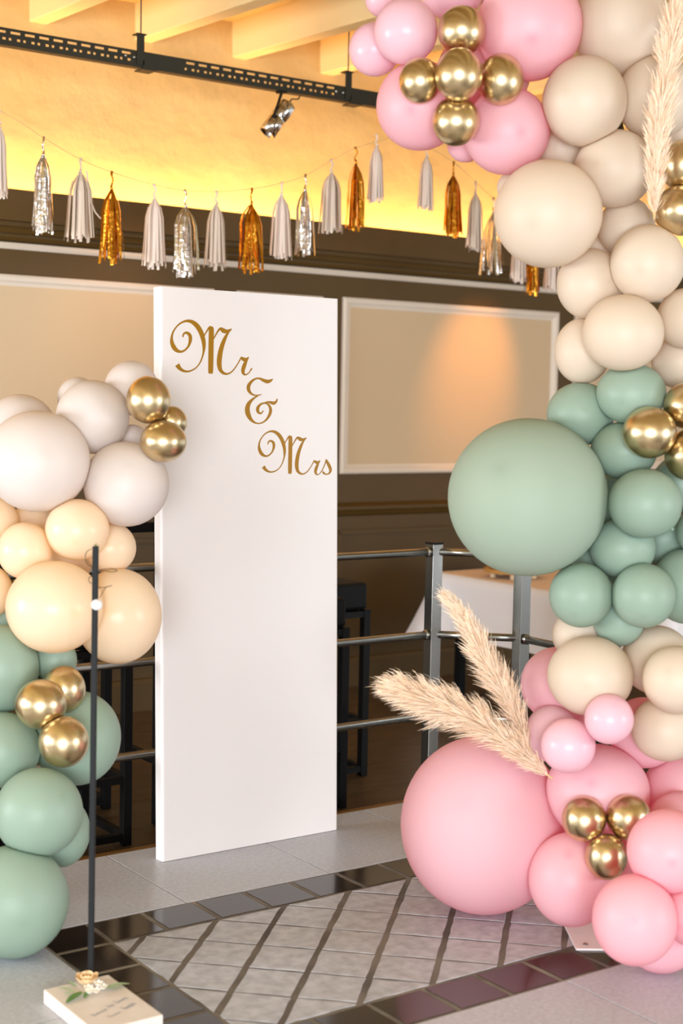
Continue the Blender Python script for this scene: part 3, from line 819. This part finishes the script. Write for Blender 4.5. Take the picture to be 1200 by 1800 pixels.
for i, (col, side, c, a, b, label) in enumerate(BALLOONS):
    c = np.array(c)
    to_cam = np.array(CAM_POS) - c
    to_cam /= np.linalg.norm(to_cam)
    ax = to_cam + rngb.normal(0, 0.33, 3)
    ax /= np.linalg.norm(ax)
    q = np.array(Vector((0, 0, 1)).rotation_difference(Vector(ax)).to_matrix())
    pts = UB @ q.T * np.array((a, a, b))
    R = (a + b) / 2
    for j in range(len(BALLOONS)):
        if j == i: continue
        dv = cen[j] - c
        dist = np.linalg.norm(dv)
        nrm = dv / dist
        Ri = math.sqrt((a * nrm[0]) ** 2 + (a * nrm[1]) ** 2 + (b * nrm[2]) ** 2)
        Rj = math.sqrt((rh[j] * nrm[0]) ** 2 + (rh[j] * nrm[1]) ** 2 + (rv[j] * nrm[2]) ** 2)
        if dist >= Ri + Rj: continue
        h = (dist * dist + Ri * Ri - Rj * Rj) / (2 * dist) - 0.0008
        s = pts @ nrm
        over = np.clip(s - h, 0, None)
        pts -= over[:, None] * nrm[None, :]
    if c[2] + pts[:, 2].min() < 0.002:
        pts[:, 2] = np.maximum(pts[:, 2], 0.002 - c[2])
    me = bpy.data.meshes.new('balloon')
    me.from_pydata([tuple(p) for p in pts], [], UF)
    for p in me.polygons: p.use_smooth = True
    at_ = me.attributes.new('crown', 'FLOAT', 'POINT')
    at_.data.foreach_set('value', (crown * (0.15 if R > 0.26 else 0.5)).astype(np.float32))
    me.materials.append(M[col + '_big' if R > 0.2 else col])
    o = bpy.data.objects.new('chrome_balloon' if col == 'gold' else 'balloon', me)
    C.objects.link(o)
    o.location = c
    tag(o, label, 'balloon', GROUPS[(col, side)])
    m = MB()
    nk = -np.array(ax)
    k = R * 0.07
    e = Vector(pts[-1]) - Vector(nk) * k * 0.6
    m.lathe([(k * .9, 0), (k * .55, k * .8), (k * .75, k * 1.3), (k * .45, k * 1.8), (k * 1.0, k * 2.6), (k * .7, k * 2.7)], e, 10, tuple(nk))
    kn = link('knot', m.mesh('knot', True), M[col], o, loc=(0, 0, 0))

# ---- stand inside the right garland
e1, e2 = Vector((0.56, 0.83, 0)).normalized(), Vector((0.83, -0.56, 0)).normalized()
pc = Vector((3.072, 3.069, 0))
stand = empty('garland_stand', pc + (e1 + e2) * 0.2)
tag(stand, 'white flat steel base plate of the garland stand under the pink balloons', 'stand')
m = MB()
m.prism([tuple((pc + e2 * .4 * s + e1 * .4 * t).xy) for s, t in ((0, 0), (1, 0), (1, 1.25), (0, 1.25))], 0.0005, 0.006, 0.0012)
m.build('base_plate', M['plate'], stand)
m = MB(); m.lathe([(0.008, 0), (0.008, 0.003), (0.005, 0.005)], pc + e1 * .035 + e2 * .035 + Vector((0, 0, .005)), 12)
m.build('bolt', M['steel'], stand)
m = MB()
m.tube(catmull([(3.50, 3.31, .005), (3.50, 3.34, .5), (3.50, 3.36, 1.2), (3.50, 3.37, 2.0), (3.50, 3.42, 2.55), (3.42, 3.62, 2.90), (3.20, 3.84, 2.98)], 6), 0.011, 10)
m.build('pole', M['dark_steel'], stand)

# ================================================================== pampas
def plume(name, spine, label, seed, count, fl, tuft):
    r_ = random.Random(seed)
    root = empty(name, Vector(spine[0][:3]))
    tag(root, label, 'pampas grass', 'pampas plumes in the right garland')
    pts = catmull(spine, 10)
    n = len(pts)
    m = MB()
    p0, p1 = Vector(pts[0][:3]), Vector(pts[4][:3])
    m.tube([p0 - (p1 - p0).normalized() * 0.02] + [Vector(p[:3]) for p in pts[::3]], [0.0032] * 2 + [0.0026] * (len(pts[::3]) - 1), 8)
    m.build('stem', M['stem'], root, smooth=True)
    m = MB()
    tufts = [(r_.random() * 0.95, r_.uniform(0, 6.283), r_.uniform(1.0, 1.45)) for _ in range(90)]
    for k in range(count):
        t = r_.random() ** 0.9 * 0.97
        tf = r_.choice(tufts) if r_.random() < 0.5 else None
        if tf: t = min(.97, max(0, tf[0] + r_.gauss(0, .012)))
        i = min(int(t * (n - 1)), n - 2)
        p = Vector(pts[i][:3])
        w_ = pts[i][3]
        d = (Vector(pts[min(i + 3, n - 1)][:3]) - Vector(pts[max(i - 3, 0)][:3])).normalized()
        s = d.orthogonal().normalized()
        s = Matrix.Rotation(r_.uniform(0, 6.283) if not tf else tf[1] + r_.gauss(0, .28), 3, d) @ s
        L = fl * r_.uniform(0.55, 1.15) * (0.55 + 0.45 * min(1, w_ / 0.05))
        spread = w_ * r_.uniform(0.35, 1.0)
        if tf: spread = w_ * tf[2] * r_.uniform(.6, 1.0)
        elif r_.random() < tuft: spread *= r_.uniform(1.1, 1.4)
        wob = Vector((r_.gauss(0, .004), r_.gauss(0, .004), r_.gauss(0, .004)))
        a0 = p + s * w_ * 0.05
        a1 = p + d * L * 0.45 + s * spread * 0.62 + wob
        a2 = p + d * L * 0.85 + s * spread * 0.95 + wob * 1.5
        a3 = p + d * L * 1.05 + s * spread * 1.02 + wob * 2 + Vector((0, 0, -.006))
        side = d.cross(s).normalized()
        side = Matrix.Rotation(r_.uniform(0, 3.1), 3, d) @ side
        hw = r_.uniform(0.0006, 0.0013)
        vs = [a0 - side * hw, a0 + side * hw, a1 - side * hw, a1 + side * hw, a2 - side * hw * .8, a2 + side * hw * .8, a3]
        m.add(vs, [(0, 1, 3, 2), (2, 3, 5, 4), (4, 5, 6)])
    o = m.build('plume', M['pampas'], root, fix=False)
    o['kind'] = 'stuff'
    return root
plume('pampas_grass', PLUME_A, 'bushy pampas plume pointing left across the top of the giant pink balloon', 11, 5200, 0.085, .12)
plume('pampas_grass', PLUME_B, 'slimmer pampas plume pointing up left in front of the railing post', 12, 3600, 0.075, .12)
plume('pampas_grass', PLUME_C, 'upright pampas plume against the ivory balloons at the top right', 13, 4800, 0.085, .10)

# ================================================================== rod on its block, and the flowers
RB, RT = Vector((1.706, 3.540, 0.0)), Vector(ROD[1])
BLK = (1.578, 1.770, 3.245, 3.562)
sg = empty('memorial_stand', (1.674, 3.40, 0))
tag(sg, 'small whitewashed block with handwriting carrying a tall black rod', 'decor stand')
m = MB(); m.box(BLK[0], BLK[1], BLK[2], BLK[3], 0.0005, 0.040)
blk = m.build('base_block', M['block'], sg, bevel=0.003)
m = MB(); m.bar((RB.x, RB.y, 0.038), RT, 0.0155, 0.0155, ref=(0.58, 0.81, 0))
m.build('rod', M['rod'], sg, bevel=0.002)
def script_word(m, a, b, height, seed, tall):
    """a short stretch of joined-up scribble lying on the block"""
    r_ = random.Random(seed)
    a, b = Vector(a), Vector(b)
    d = (b - a)
    L = d.length
    d.normalize()
    s = Vector((-d.y, d.x, 0))
    n = max(3, int(L / 0.006))
    pts = []
    for k in range(n * 2 + 1):
        t = k / (n * 2)
        hh = (height * (tall if (k == 1) else r_.uniform(.5, 1.0))) if k % 2 else 0
        pts.append(tuple(a + d * L * t + s * hh))
    cp = catmull(pts, 3)
    for i in range(len(cp) - 1):
        p, q = Vector(cp[i]), Vector(cp[i + 1])
        t_ = (q - p)
        if t_.length < 1e-6: continue
        t_ = Vector((-t_.y, t_.x, 0)).normalized() * 0.0009
        m.add([p - t_, p + t_, q + t_, q - t_], [(0, 1, 2, 3)])
m = MB()
zt = 0.0406
for a, b, h_, sd in (((1.617, 3.330), (1.664, 3.350), .011, 1), ((1.674, 3.357), (1.694, 3.366), .012, 2), ((1.704, 3.371), (1.744, 3.389), .014, 3),
                     ((1.648, 3.301), (1.685, 3.316), .010, 4), ((1.703, 3.324), (1.742, 3.342), .014, 5)):
    script_word(m, a + (zt,), b + (zt,), h_, sd, 1.5)
o = m.build('handwriting', M['ink'], blk, fix=False)
o['label'] = 'two lines of blue grey handwriting'
m = MB()
pr = 0.0155
m.lathe([(pr * math.sin(math.pi * k / 14) + 1e-5, -pr * math.cos(math.pi * k / 14)) for k in range(15)], PEARL, 24)
m.build('pearl', M['pearl'], sg, smooth=True)
for wpts in WIRES:
    m = MB(); m.tube(catmull(wpts, 6), 0.0011, 6)
    m.build('wire', M['wire'], sg, smooth=True)
m = MB()
for k in range(26):
    a = rnd.uniform(0, 6.283)
    L = rnd.uniform(.008, .024)
    p = RT + Vector((0, 0, rnd.uniform(-.004, .004)))
    q = p + Vector((math.cos(a) * L, math.sin(a) * L, rnd.uniform(-.004, .008)))
    s = Vector((-math.sin(a), math.cos(a), 0)) * 0.0014
    m.add([p - s, p + s, q], [(0, 1, 2)])
o = m.build('leaf_tuft', M['leaf'], sg, fix=False)
o['label'] = 'tiny green tuft capping the rod'

fl = empty('flower_spray', (1.675, 3.49, 0.0405))
tag(fl, 'peach rose and white blossoms with green leaves lying on the small block', 'flowers')
def petal(m, c, d, upd, L, W, cup):
    d, upd = Vector(d).normalized(), Vector(upd).normalized()
    s = d.cross(upd).normalized()
    n = 5
    vs = []
    for i in range(n + 1):
        t = i / n
        w_ = W * math.sin(math.pi * (0.12 + 0.80 * t)) / 2
        for k in (-1, 0, 1):
            vs.append(Vector(c) + d * L * t + s * w_ * k + upd * (cup * L * t * t + abs(k) * w_ * 0.35))
    fs = []
    for i in range(n):
        for k in range(2):
            a = i * 3 + k
            fs.append((a, a + 1, a + 4, a + 3))
    m.add(vs, fs)
rc = Vector((1.678, 3.505, 0.064))
for ring, (cnt, L, tilt) in enumerate(((6, .032, .5), (5, .030, 1.1), (5, .026, 1.8), (3, .018, 3.0))):
    for k in range(cnt):
        a = 6.283 * k / cnt + ring * .5
        m = MB()
        d = Vector((math.cos(a), math.sin(a), tilt))
        u_ = Vector((-math.cos(a) * tilt, -math.sin(a) * tilt, 1)) if tilt < 1.2 else Vector((-math.cos(a), -math.sin(a), .3))
        petal(m, rc + Vector((math.cos(a), math.sin(a), 0)) * 0.003 * (3 - ring) + Vector((0, 0, -.012)), d, u_, L, L * 1.15, .35)
        m.build('rose_petal', M['rose'], fl, smooth=True, fix=False)
for bi, c_ in enumerate(((1.664, 3.468, .050), (1.688, 3.458, .060), (1.700, 3.452, .050), (1.660, 3.452, .047), (1.676, 3.445, .048))):
    for k in range(6):
        a = 6.283 * k / 6 + bi
        m = MB(); petal(m, c_, (math.cos(a), math.sin(a), .45), (0, 0, 1), .015, .012, .4)
        m.build('blossom_petal', M['blossom'], fl, smooth=True, fix=False)
LEAVES = [((1.650, 3.474), (1.588, 3.438), .024, 'leaf'), ((1.700, 3.470), (1.735, 3.472), .014, 'leaf_pale'), ((1.728, 3.472), (1.784, 3.462), .016, 'leaf_pale'), ((1.712, 3.462), (1.756, 3.452), .012, 'leaf_pale'),
          ((1.652, 3.515), (1.650, 3.570), .011, 'leaf_pale'), ((1.640, 3.490), (1.604, 3.490), .010, 'leaf_pale'), ((1.634, 3.500), (1.612, 3.540), .010, 'leaf_pale'), ((1.700, 3.500), (1.716, 3.478), .018, 'leaf'), ((1.668, 3.472), (1.640, 3.440), .016, 'leaf')]
for a, b, w_, mm in LEAVES:
    m = MB()
    d = Vector(b + (0,)) - Vector(a + (0,))
    petal(m, a + (.047,), d, (0, 0, 1), d.length, w_, -.05)
    m.build('leaf', M[mm], fl, smooth=True, fix=False)

# ================================================================== railing
rail = empty('railing', (3.705, 4.57, 0))
tag(rail, 'brushed steel railing with square posts and three round rails', 'railing')
RZ = (1.036, 0.70, 0.368)
posts = [(3.706, 4.57), (3.958, 4.318), (1.30, 4.57), (3.958, 2.60)]
for x, y in posts:
    m = MB(); m.box(x - .025, x + .025, y - .025, y + .025, -0.004, 1.068)
    po = m.build('post', M['steel'], rail, bevel=0.002)
    m = MB(); m.box(x - .026, x + .026, y - .026, y + .026, 1.067, 1.075)
    cp_ = m.build('post_cap', M['black'], po)
    m = MB(); m.box(x - .05, x + .05, y - .05, y + .05, -0.0005, 0.006)
    m.build('foot_plate', M['steel'], po)
for z in RZ:
    for a, b in (((-3, 4.57), (3.682, 4.57)), ((3.72, 4.556), (3.944, 4.332)), ((3.958, 4.294), (3.958, -2.5))):
        m = MB(); m.tube([(a[0], a[1], z), (b[0], b[1], z)], 0.0155, 16)
        o = m.build('rail', M['steel'], rail, smooth=False)
        for p in o.data.polygons: p.use_smooth = len(p.vertices) == 4
    for (cx, cy, dx, dy) in ((3.676, 4.57, -1, 0), (3.958, 4.288, 0, -1)):
        m = MB(); m.lathe([(.021, 0), (.021, .008), (.0165, .012)], (cx + .006 * (dx == -1) * 0, cy, z), 16, (dx, dy, 0))
        m.build('rail_collar', M['steel'], rail, smooth=False)

# ================================================================== bar furniture behind the railing
def bar_stool(x0, y0, label, first=False):
    """x0,y0: near-left corner of a 0.41 m square stool"""
    root = empty('bar_stool', (x0 + .205, y0 + .205, ZL))
    tag(root, label, 'bar stool', 'black bar stools behind the railing')
    t, H = 0.036, 0.78
    for dx in (0, 1):
        for dy in (0, 1):
            cx, cy = x0 + t / 2 + dx * (.41 - t), y0 + t / 2 + dy * (.41 - t)
            m = MB(); m.box(cx - t / 2, cx + t / 2, cy - t / 2, cy + t / 2, ZL + .0005, ZL + H)
            m.build('leg', M['black'], root, bevel=0.002)
    for z_ in (ZL + 0.035, ZL + 0.26, ZL + H - .02):
        for a, b in (((x0 + t, y0 + t / 2), (x0 + .41 - t, y0 + t / 2)), ((x0 + t, y0 + .41 - t / 2), (x0 + .41 - t, y0 + .41 - t / 2)), ((x0 + t / 2, y0 + t), (x0 + t / 2, y0 + .41 - t)), ((x0 + .41 - t / 2, y0 + t), (x0 + .41 - t / 2, y0 + .41 - t))):
            m = MB(); m.bar((a[0], a[1], z_), (b[0], b[1], z_), .028, .028)
            m.build('stretcher', M['black'], root)
    m = MB(); m.box(x0 + .012, x0 + .40, y0 + .012, y0 + .40, ZL + H, ZL + H + .125)
    m.build('seat', M['seat'], root, bevel=0.015)
    return root
bar_stool(3.585, 5.38, 'black bar stool just right of the board, farther from the railing')
bar_stool(3.185, 4.985, 'black bar stool just right of the board, close behind the railing')
bar_stool(2.165, 4.99, 'black bar stool between the left garland and the board, beside the railing')
bar_stool(2.325, 5.49, 'black bar stool behind another one left of the board')
root = empty('bar_table', (2.45, 5.7, ZL))
tag(root, 'tall black bar table left of the board behind the stools', 'bar table')
m = MB(); m.box(2.10, 2.84, 5.16, 6.10, 1.10, 1.14); m.build('table_top', M['black'], root, bevel=0.004)
for x in (2.13, 2.80):
    for y in (5.19, 6.07):
        m = MB(); m.box(x - .022, x + .022, y - .022, y + .022, ZL + .0005, 1.10)
        m.build('leg', M['black'], root)
for x in (2.13, 2.80):
    m = MB(); m.bar((x, 5.21, ZL + .26), (x, 6.05, ZL + .26), .03, .03); m.build('stretcher', M['black'], root)

# ---- table under a white cloth
TX0, TX1, TY0, TY1, TZ = 5.38, 6.15, 4.80, 6.62, 0.65
tb = empty('banquet_table', (5.76, 5.7, ZL))
tag(tb, 'dark legged table hidden under a white cloth beyond the railing', 'table')
m = MB(); m.box(TX0 + .01, TX1 - .01, TY0 + .01, TY1 - .01, TZ - .035, TZ - .004); m.build('table_top', M['black'], tb)
for x in (TX0 + .13, TX1 - .13):
    for y in (TY0 + .12, TY1 - .09):
        m = MB(); m.box(x - .024, x + .024, y - .024, y + .024, ZL + .0005, TZ - .035); m.build('leg', M['black'], tb)
def cloth(name, x0, x1, y0, y1, z, drop, mname, corner, amp):
    """cloth lying on a table, hanging down on all four sides with folds and longer corners"""
    per = []
    nseg = 26
    def side(a, b, nrm):
        for k in range(nseg):
            t = k / nseg
            per.append((Vector(a) + (Vector(b) - Vector(a)) * t, Vector(nrm), t))
    side((x0, y0), (x1, y0), (0, -1)); side((x1, y0), (x1, y1), (1, 0)); side((x1, y1), (x0, y1), (0, 1)); side((x0, y1), (x0, y0), (-1, 0))
    N = len(per)
    m = MB()
    rows = 7
    for r_ in range(rows + 1):
        s = r_ / rows
        for i, (p, nrm, t) in enumerate(per):
            ce = max(0, 1 - min(t, 1 - t) * 2 / 0.30)
            nn = nrm.copy()
            if t < 0.001:
                nn = (nrm + per[i - 1][1]).normalized() * 1.2
            out = (0.006 + (0.022 + amp * (0.5 + 0.5 * math.sin(i * 0.75 + 1.0)) + corner * ce ** 2 * 0.35) * s ** 1.2)
            dz = drop * s * (1 + corner * 0.35 * ce ** 2)
            q = p + nn * out
            m.v.append((q.x, q.y, z + .002 - dz - (0.004 if r_ else 0)))
    for r_ in range(rows):
        for i in range(N):
            m.f.append((r_ * N + i, r_ * N + (i + 1) % N, (r_ + 1) * N + (i + 1) % N, (r_ + 1) * N + i))
    m.f.append(tuple(range(N)))
    return m.build(name, M[mname], None, smooth=False)
o = cloth('tablecloth', TX0, TX1, TY0, TY1, TZ, 0.34, 'cloth', 0.30, 0.02)
for p in o.data.polygons: p.use_smooth = len(p.vertices) == 4
tag(o, 'white tablecloth draped over the table beyond the railing', 'tablecloth')
m = MB(); m.box(TX0 + .006, TX1 - .006, TY0 + .004, TY1 - .004, TZ + .003, TZ + .0055)
tag(m.build('table_runner', M['runner']), 'flat blush cover on top of the white tablecloth', 'table runner')
tr = empty('wooden_tray', (5.62, 6.21, TZ + .006))
tag(tr, 'golden round wooden tray on small pale feet standing on the table', 'tray')
m = MB(); m.lathe([(.14, .030), (.165, .030), (.172, .040), (.165, .052), (.13, .050)], (5.62, 6.21, TZ + .006), 32); m.build('tray_disc', M['rattan'], tr, smooth=False)
for k in range(5):
    a = 6.283 * k / 5 + 0.2
    m = MB(); m.lathe([(.016, 0), (.018, .012), (.015, .031)], (5.62 + .12 * math.cos(a), 6.21 + .12 * math.sin(a), TZ + .006), 14)
    m.build('foot', M['foot'], tr, smooth=False)
m = MB(); m.lathe([(.045, 0), (.058, .02), (.062, .06), (.055, .095), (.048, .10), (.04, .098)], (5.63, 6.20, TZ + .0585), 24)
tag(m.build('ceramic_pot', M['pot'], smooth=True), 'white ceramic pot standing on the golden tray', 'pot')
m = MB(); m.lathe([(.018, 0), (.022, .012), (.021, .04), (.016, .042)], (5.51, 6.26, TZ + .0585), 18)
tag(m.build('amber_tealight', M['amber'], smooth=True), 'small amber glass light at the left end of the tray', 'candle')

# ================================================================== slotted channel with its lamp
CY, CZ0, CZ1 = 6.20, 3.165, 3.237
ch = empty('slotted_channel', (3.6, CY, CZ0))
tag(ch, 'dark perforated steel channel hanging from rods below the ceiling beams', 'ceiling channel')
PI_, X0, X1 = 0.0675, 1.2, 7.0
hangers = (3.207, 4.391, 5.575, 2.023)
def near_hanger(x): return any(h - 0.11 < x < h + 0.16 for h in hangers)
for (y, nm) in ((CY, 'front_web'),):
    m = MB()
    th_ = .003
    zs = (CZ0, CZ0 + .020, CZ0 + .031, CZ1 - .023, CZ1 - .012, CZ1)
    m.box(X0, X1, y, y + th_, zs[0], zs[1])
    m.box(X0, X1, y, y + th_, zs[2], zs[3])
    m.box(X0, X1, y, y + th_, zs[4], zs[5])
    n = int((X1 - X0) / PI_)
    for i in range(n):
        x = X0 + i * PI_
        if near_hanger(x):
            m.box(x, x + PI_, y, y + th_, zs[1], zs[2])
            m.box(x, x + PI_, y, y + th_, zs[3], zs[4])
        else:
            m.box(x, x + .022, y, y + th_, zs[3], zs[4])
            m.box(x, x + .014, y, y + th_, zs[1], zs[2])
            m.box(x + .026, x + .052, y, y + th_, zs[1], zs[2])
    m.build(nm, M['channel'], ch)
m = MB(); m.box(X0, X1, CY, CY + .045, CZ0 - .003, CZ0); m.build('bottom_flange', M['channel'], ch)
m = MB(); m.box(X0, X1, CY + .042, CY + .045, CZ0, CZ0 + .016); m.build('rear_lip', M['channel'], ch)
for h in hangers:
    m = MB()
    m.box(h - .020, h + .018, CY - .006, CY - .001, CZ0 + .01, CZ1 + .078)
    m.box(h - .020, h + .030, CY - .006, CY + .045, CZ1 + .075, CZ1 + .080)
    m.box(h + .012, h + .072, CY - .006, CY - .001, CZ0 - .012, CZ0 + .030)
    m.box(h - .015, h + .060, CY - .045, CY + .03, CZ0 - .020, CZ0 - .014)
    hb = m.build('hanger_bracket', M['channel'], ch)
    m = MB(); m.tube([(h + .012, CY + .02, CZ1 + .07), (h + .012, CY + .02, zc(CY, 3.76))], 0.0035, 8)
    m.build('threaded_rod', M['dark_steel'], ch)
    for k in range(3):
        m = MB(); m.lathe([(.007, 0), (.007, .003), (.004, .005)], (h - .075 + k * .045, CY, CZ0 + .040 + 0 * k), 10, (0, -1, 0))
        m.build('bolt', M['steel'], ch)

def spotlight(a, b, label, light_to, power, col, size=38):
    """chrome can from a (rear) to b (mouth), hung from the channel"""
    a, b = Vector(a), Vector(b)
    d = (b - a).normalized()
    L = (b - a).length
    root = empty('spotlight', a)
    tag(root, label, 'spotlight', 'chrome spotlights on the channel')
    m = MB()
    m.lathe([(.020, -.012), (.040, 0), (.043, .012), (.043, L * .45), (.040, L * .47), (.040, L * .53), (.043, L * .55), (.043, L), (.038, L), (.036, L - .02), (.01, L - .03)], a, 28, tuple(d))
    o = m.build('lamp_can', M['chrome'], root, smooth=False)
    for p in o.data.polygons: p.use_smooth = len(p.vertices) == 4
    m = MB(); top = Vector((a.x - .030, CY, CZ0 - .003))
    mid = (a + b) / 2 - Vector((.04, .03, -.005))
    m.bar(top, mid, .016, .004); m.build('arm', M['chrome'], root)
    m = MB(); m.lathe([(.014, 0), (.014, .014), (.010, .018)], mid + Vector((.012, .012, 0)), 14, (-.6, -.8, 0)); m.build('pivot_knob', M['black'], root)
    m = MB(); m.box(top.x - .02, top.x + .02, CY - .012, CY + .03, CZ0 - .012, CZ0 - .003); m.build('clamp', M['black'], root)
    m = MB(); m.tube(catmull([a - d * .01, a + Vector((.02, 0, .03)), a + Vector((.055, 0, .035)), (a.x + .075, CY, CZ0 - .012)], 5), .0035, 6); m.build('cable', M['black'], root)
    l = bpy.data.lights.new('spot_beam', 'SPOT')
    l.energy, l.color = power, col
    l.spot_size = math.radians(size)
    l.spot_blend = 1.0
    l.shadow_soft_size = 0.03
    lo = bpy.data.objects.new('spot_beam', l)
    C.objects.link(lo)
    lo.location = b + d * .01
    lo.rotation_euler = (Vector(light_to) - lo.location).to_track_quat('-Z', 'Y').to_euler()
    lo.parent = root
    lo.matrix_parent_inverse = Matrix.Translation(a).inverted()
spotlight((4.022, 6.19, 3.098), (3.915, 6.215, 2.950), 'chrome spotlight hanging under the dark channel', (3.55, 7.2, 2.0), 18, (1.0, 0.50, 0.20), 46)
spotlight((6.35, 6.19, 3.098), (6.33, 6.25, 2.92), 'chrome spotlight on the channel behind the pink balloon cluster', (6.12, 7.2, 1.85), 72, (1.0, 0.40, 0.07), 37)

# ================================================================== tassel garland
TYP = 6.0
cord = [(1.9, TYP, 3.02)]
m = MB()
sw1 = [(1.80, TYP, 3.06)] + [(x, TYP, z) for k, x, z, L, w_ in TASSELS[:12]] + [(4.50, TYP, 2.965)]
sw2 = [(4.50, TYP, 2.965)] + [(x, TYP, z) for k, x, z, L, w_ in TASSELS[13:]] + [(6.1, TYP, 2.30)]
m.tube(catmull(sw1, 4), 0.0016, 6)
m.tube(catmull(sw2, 4), 0.0016, 6)
tag(m.build('garland_string', M['twine'], smooth=True), 'thin natural twine carrying the tassels across the room', 'string')
TL = ['cream paper tassel cut by the left edge of the photo', 'silver foil tassel farthest left', 'taupe paper tassel with one strip sticking out to the right',
      'gold foil tassel third from the left, beside the stray paper strip', 'cream paper tassel just left of the top corner of the white board', 'silver foil tassel lowest above the left corner of the board',
      'taupe paper tassel between the silver and gold ones at the lowest point of the string', 'gold foil tassel above the middle of the white board', 'cream paper tassel touching a silver one above the board',
      'silver foil tassel behind a cream one, above the right part of the board', 'taupe paper tassel above the right corner of the board', 'dark gold foil tassel at the high end of the first swag',
      'cream paper tassel just right of the high gold one', 'cream paper tassel hanging alone under the pink balloon cluster', 'gold foil tassel in front of the bright cornice, under the pink balloons',
      'taupe paper tassel next to the biggest ivory balloon', 'silver foil tassel half hidden by the biggest ivory balloon', 'cream paper tassel under the edge of the biggest ivory balloon',
      'gold foil tassel hanging lowest beneath the biggest ivory balloon', 'cream paper tassel farthest right, behind the ivory balloons']
MK = {'cream': 'paper_cream', 'taupe': 'paper_taupe', 'silver': 'foil_silver', 'gold': 'foil_gold'}
for ti, (kind, x, z, L, W) in enumerate(TASSELS):
    r_ = random.Random(40 + ti)
    foil = kind in ('silver', 'gold')
    root = empty('tassel', (x, TYP, z))
    tag(root, TL[ti], 'tassel', 'tassels on the twine')
    ma = M[MK[kind]]
    hl = L * (0.20 if foil else 0.17)
    # twisted loop
    m = MB()
    pts = []
    for k in range(9):
        t = k / 8
        pts.append((x + 0.004 * math.sin(t * 9 + ti), TYP + .004 * math.cos(t * 9), z + .004 - hl * t))
    m.tube(pts, [.007, .006, .0045, .004, .004, .004, .0045, .006, .008], 8)
    m.build('twisted_loop', ma, root, smooth=True)
    m = MB()
    cnt = 20 if foil else 30
    for s in range(cnt):
        a = 6.283 * s / cnt + r_.uniform(-.1, .1)
        ring = 1.0 if s % 2 == 0 else 0.6
        Ls = (L - hl) * r_.uniform(.9, 1.02)
        rad = W / 2
        bw = (0.0065 if not foil else 0.0075)
        dirv = Vector((math.cos(a), math.sin(a) * .8, 0))
        tang = Vector((-math.sin(a), math.cos(a), 0))
        if foil: tang = Matrix.Rotation(r_.uniform(-.9, .9), 3, 'Z') @ tang
        n = 7
        vs = []
        wob = r_.uniform(-.25, .25) if foil else r_.uniform(-.08, .08)
        for k in range(n + 1):
            t = k / n
            prof = (0.10 + 0.66 * min(1, t / .24) ** .65 + 0.24 * max(0, (t - .24) / .76) ** 1.2) * (1 + wob * t)
            off = dirv * rad * prof * ring
            wv = math.sin(t * (5 if foil else 2.5) + s) * (.004 if foil else .002)
            c_ = Vector((x, TYP, z + .002 - hl - Ls * t)) + off + tang * wv
            tw = Matrix.Rotation((t * r_.uniform(-.3, .3)) if foil else 0, 3, 'Z') @ tang
            hw = bw * (0.45 + .55 * min(1, t / .3))
            vs += [c_ - tw * hw, c_ + tw * hw]
        m.add(vs, [(2 * k, 2 * k + 1, 2 * k + 3, 2 * k + 2) for k in range(n)])
    m.build('fringe', ma, root, fix=False)
    if ti == 2:
        m = MB()
        pts = [(x + .018, z - .05), (x + .030, z - .12), (x + .042, z - .185), (x + .060, z - .225), (x + .088, z - .252)]
        for (xa, za), (xb, zb_) in zip(pts, pts[1:]):
            m.add([(xa - .004, TYP - .02, za), (xa + .005, TYP - .02, za), (xb + .005, TYP - .02, zb_), (xb - .004, TYP - .02, zb_)], [(0, 1, 2, 3)])
        m.build('stray_strip', ma, root, fix=False)
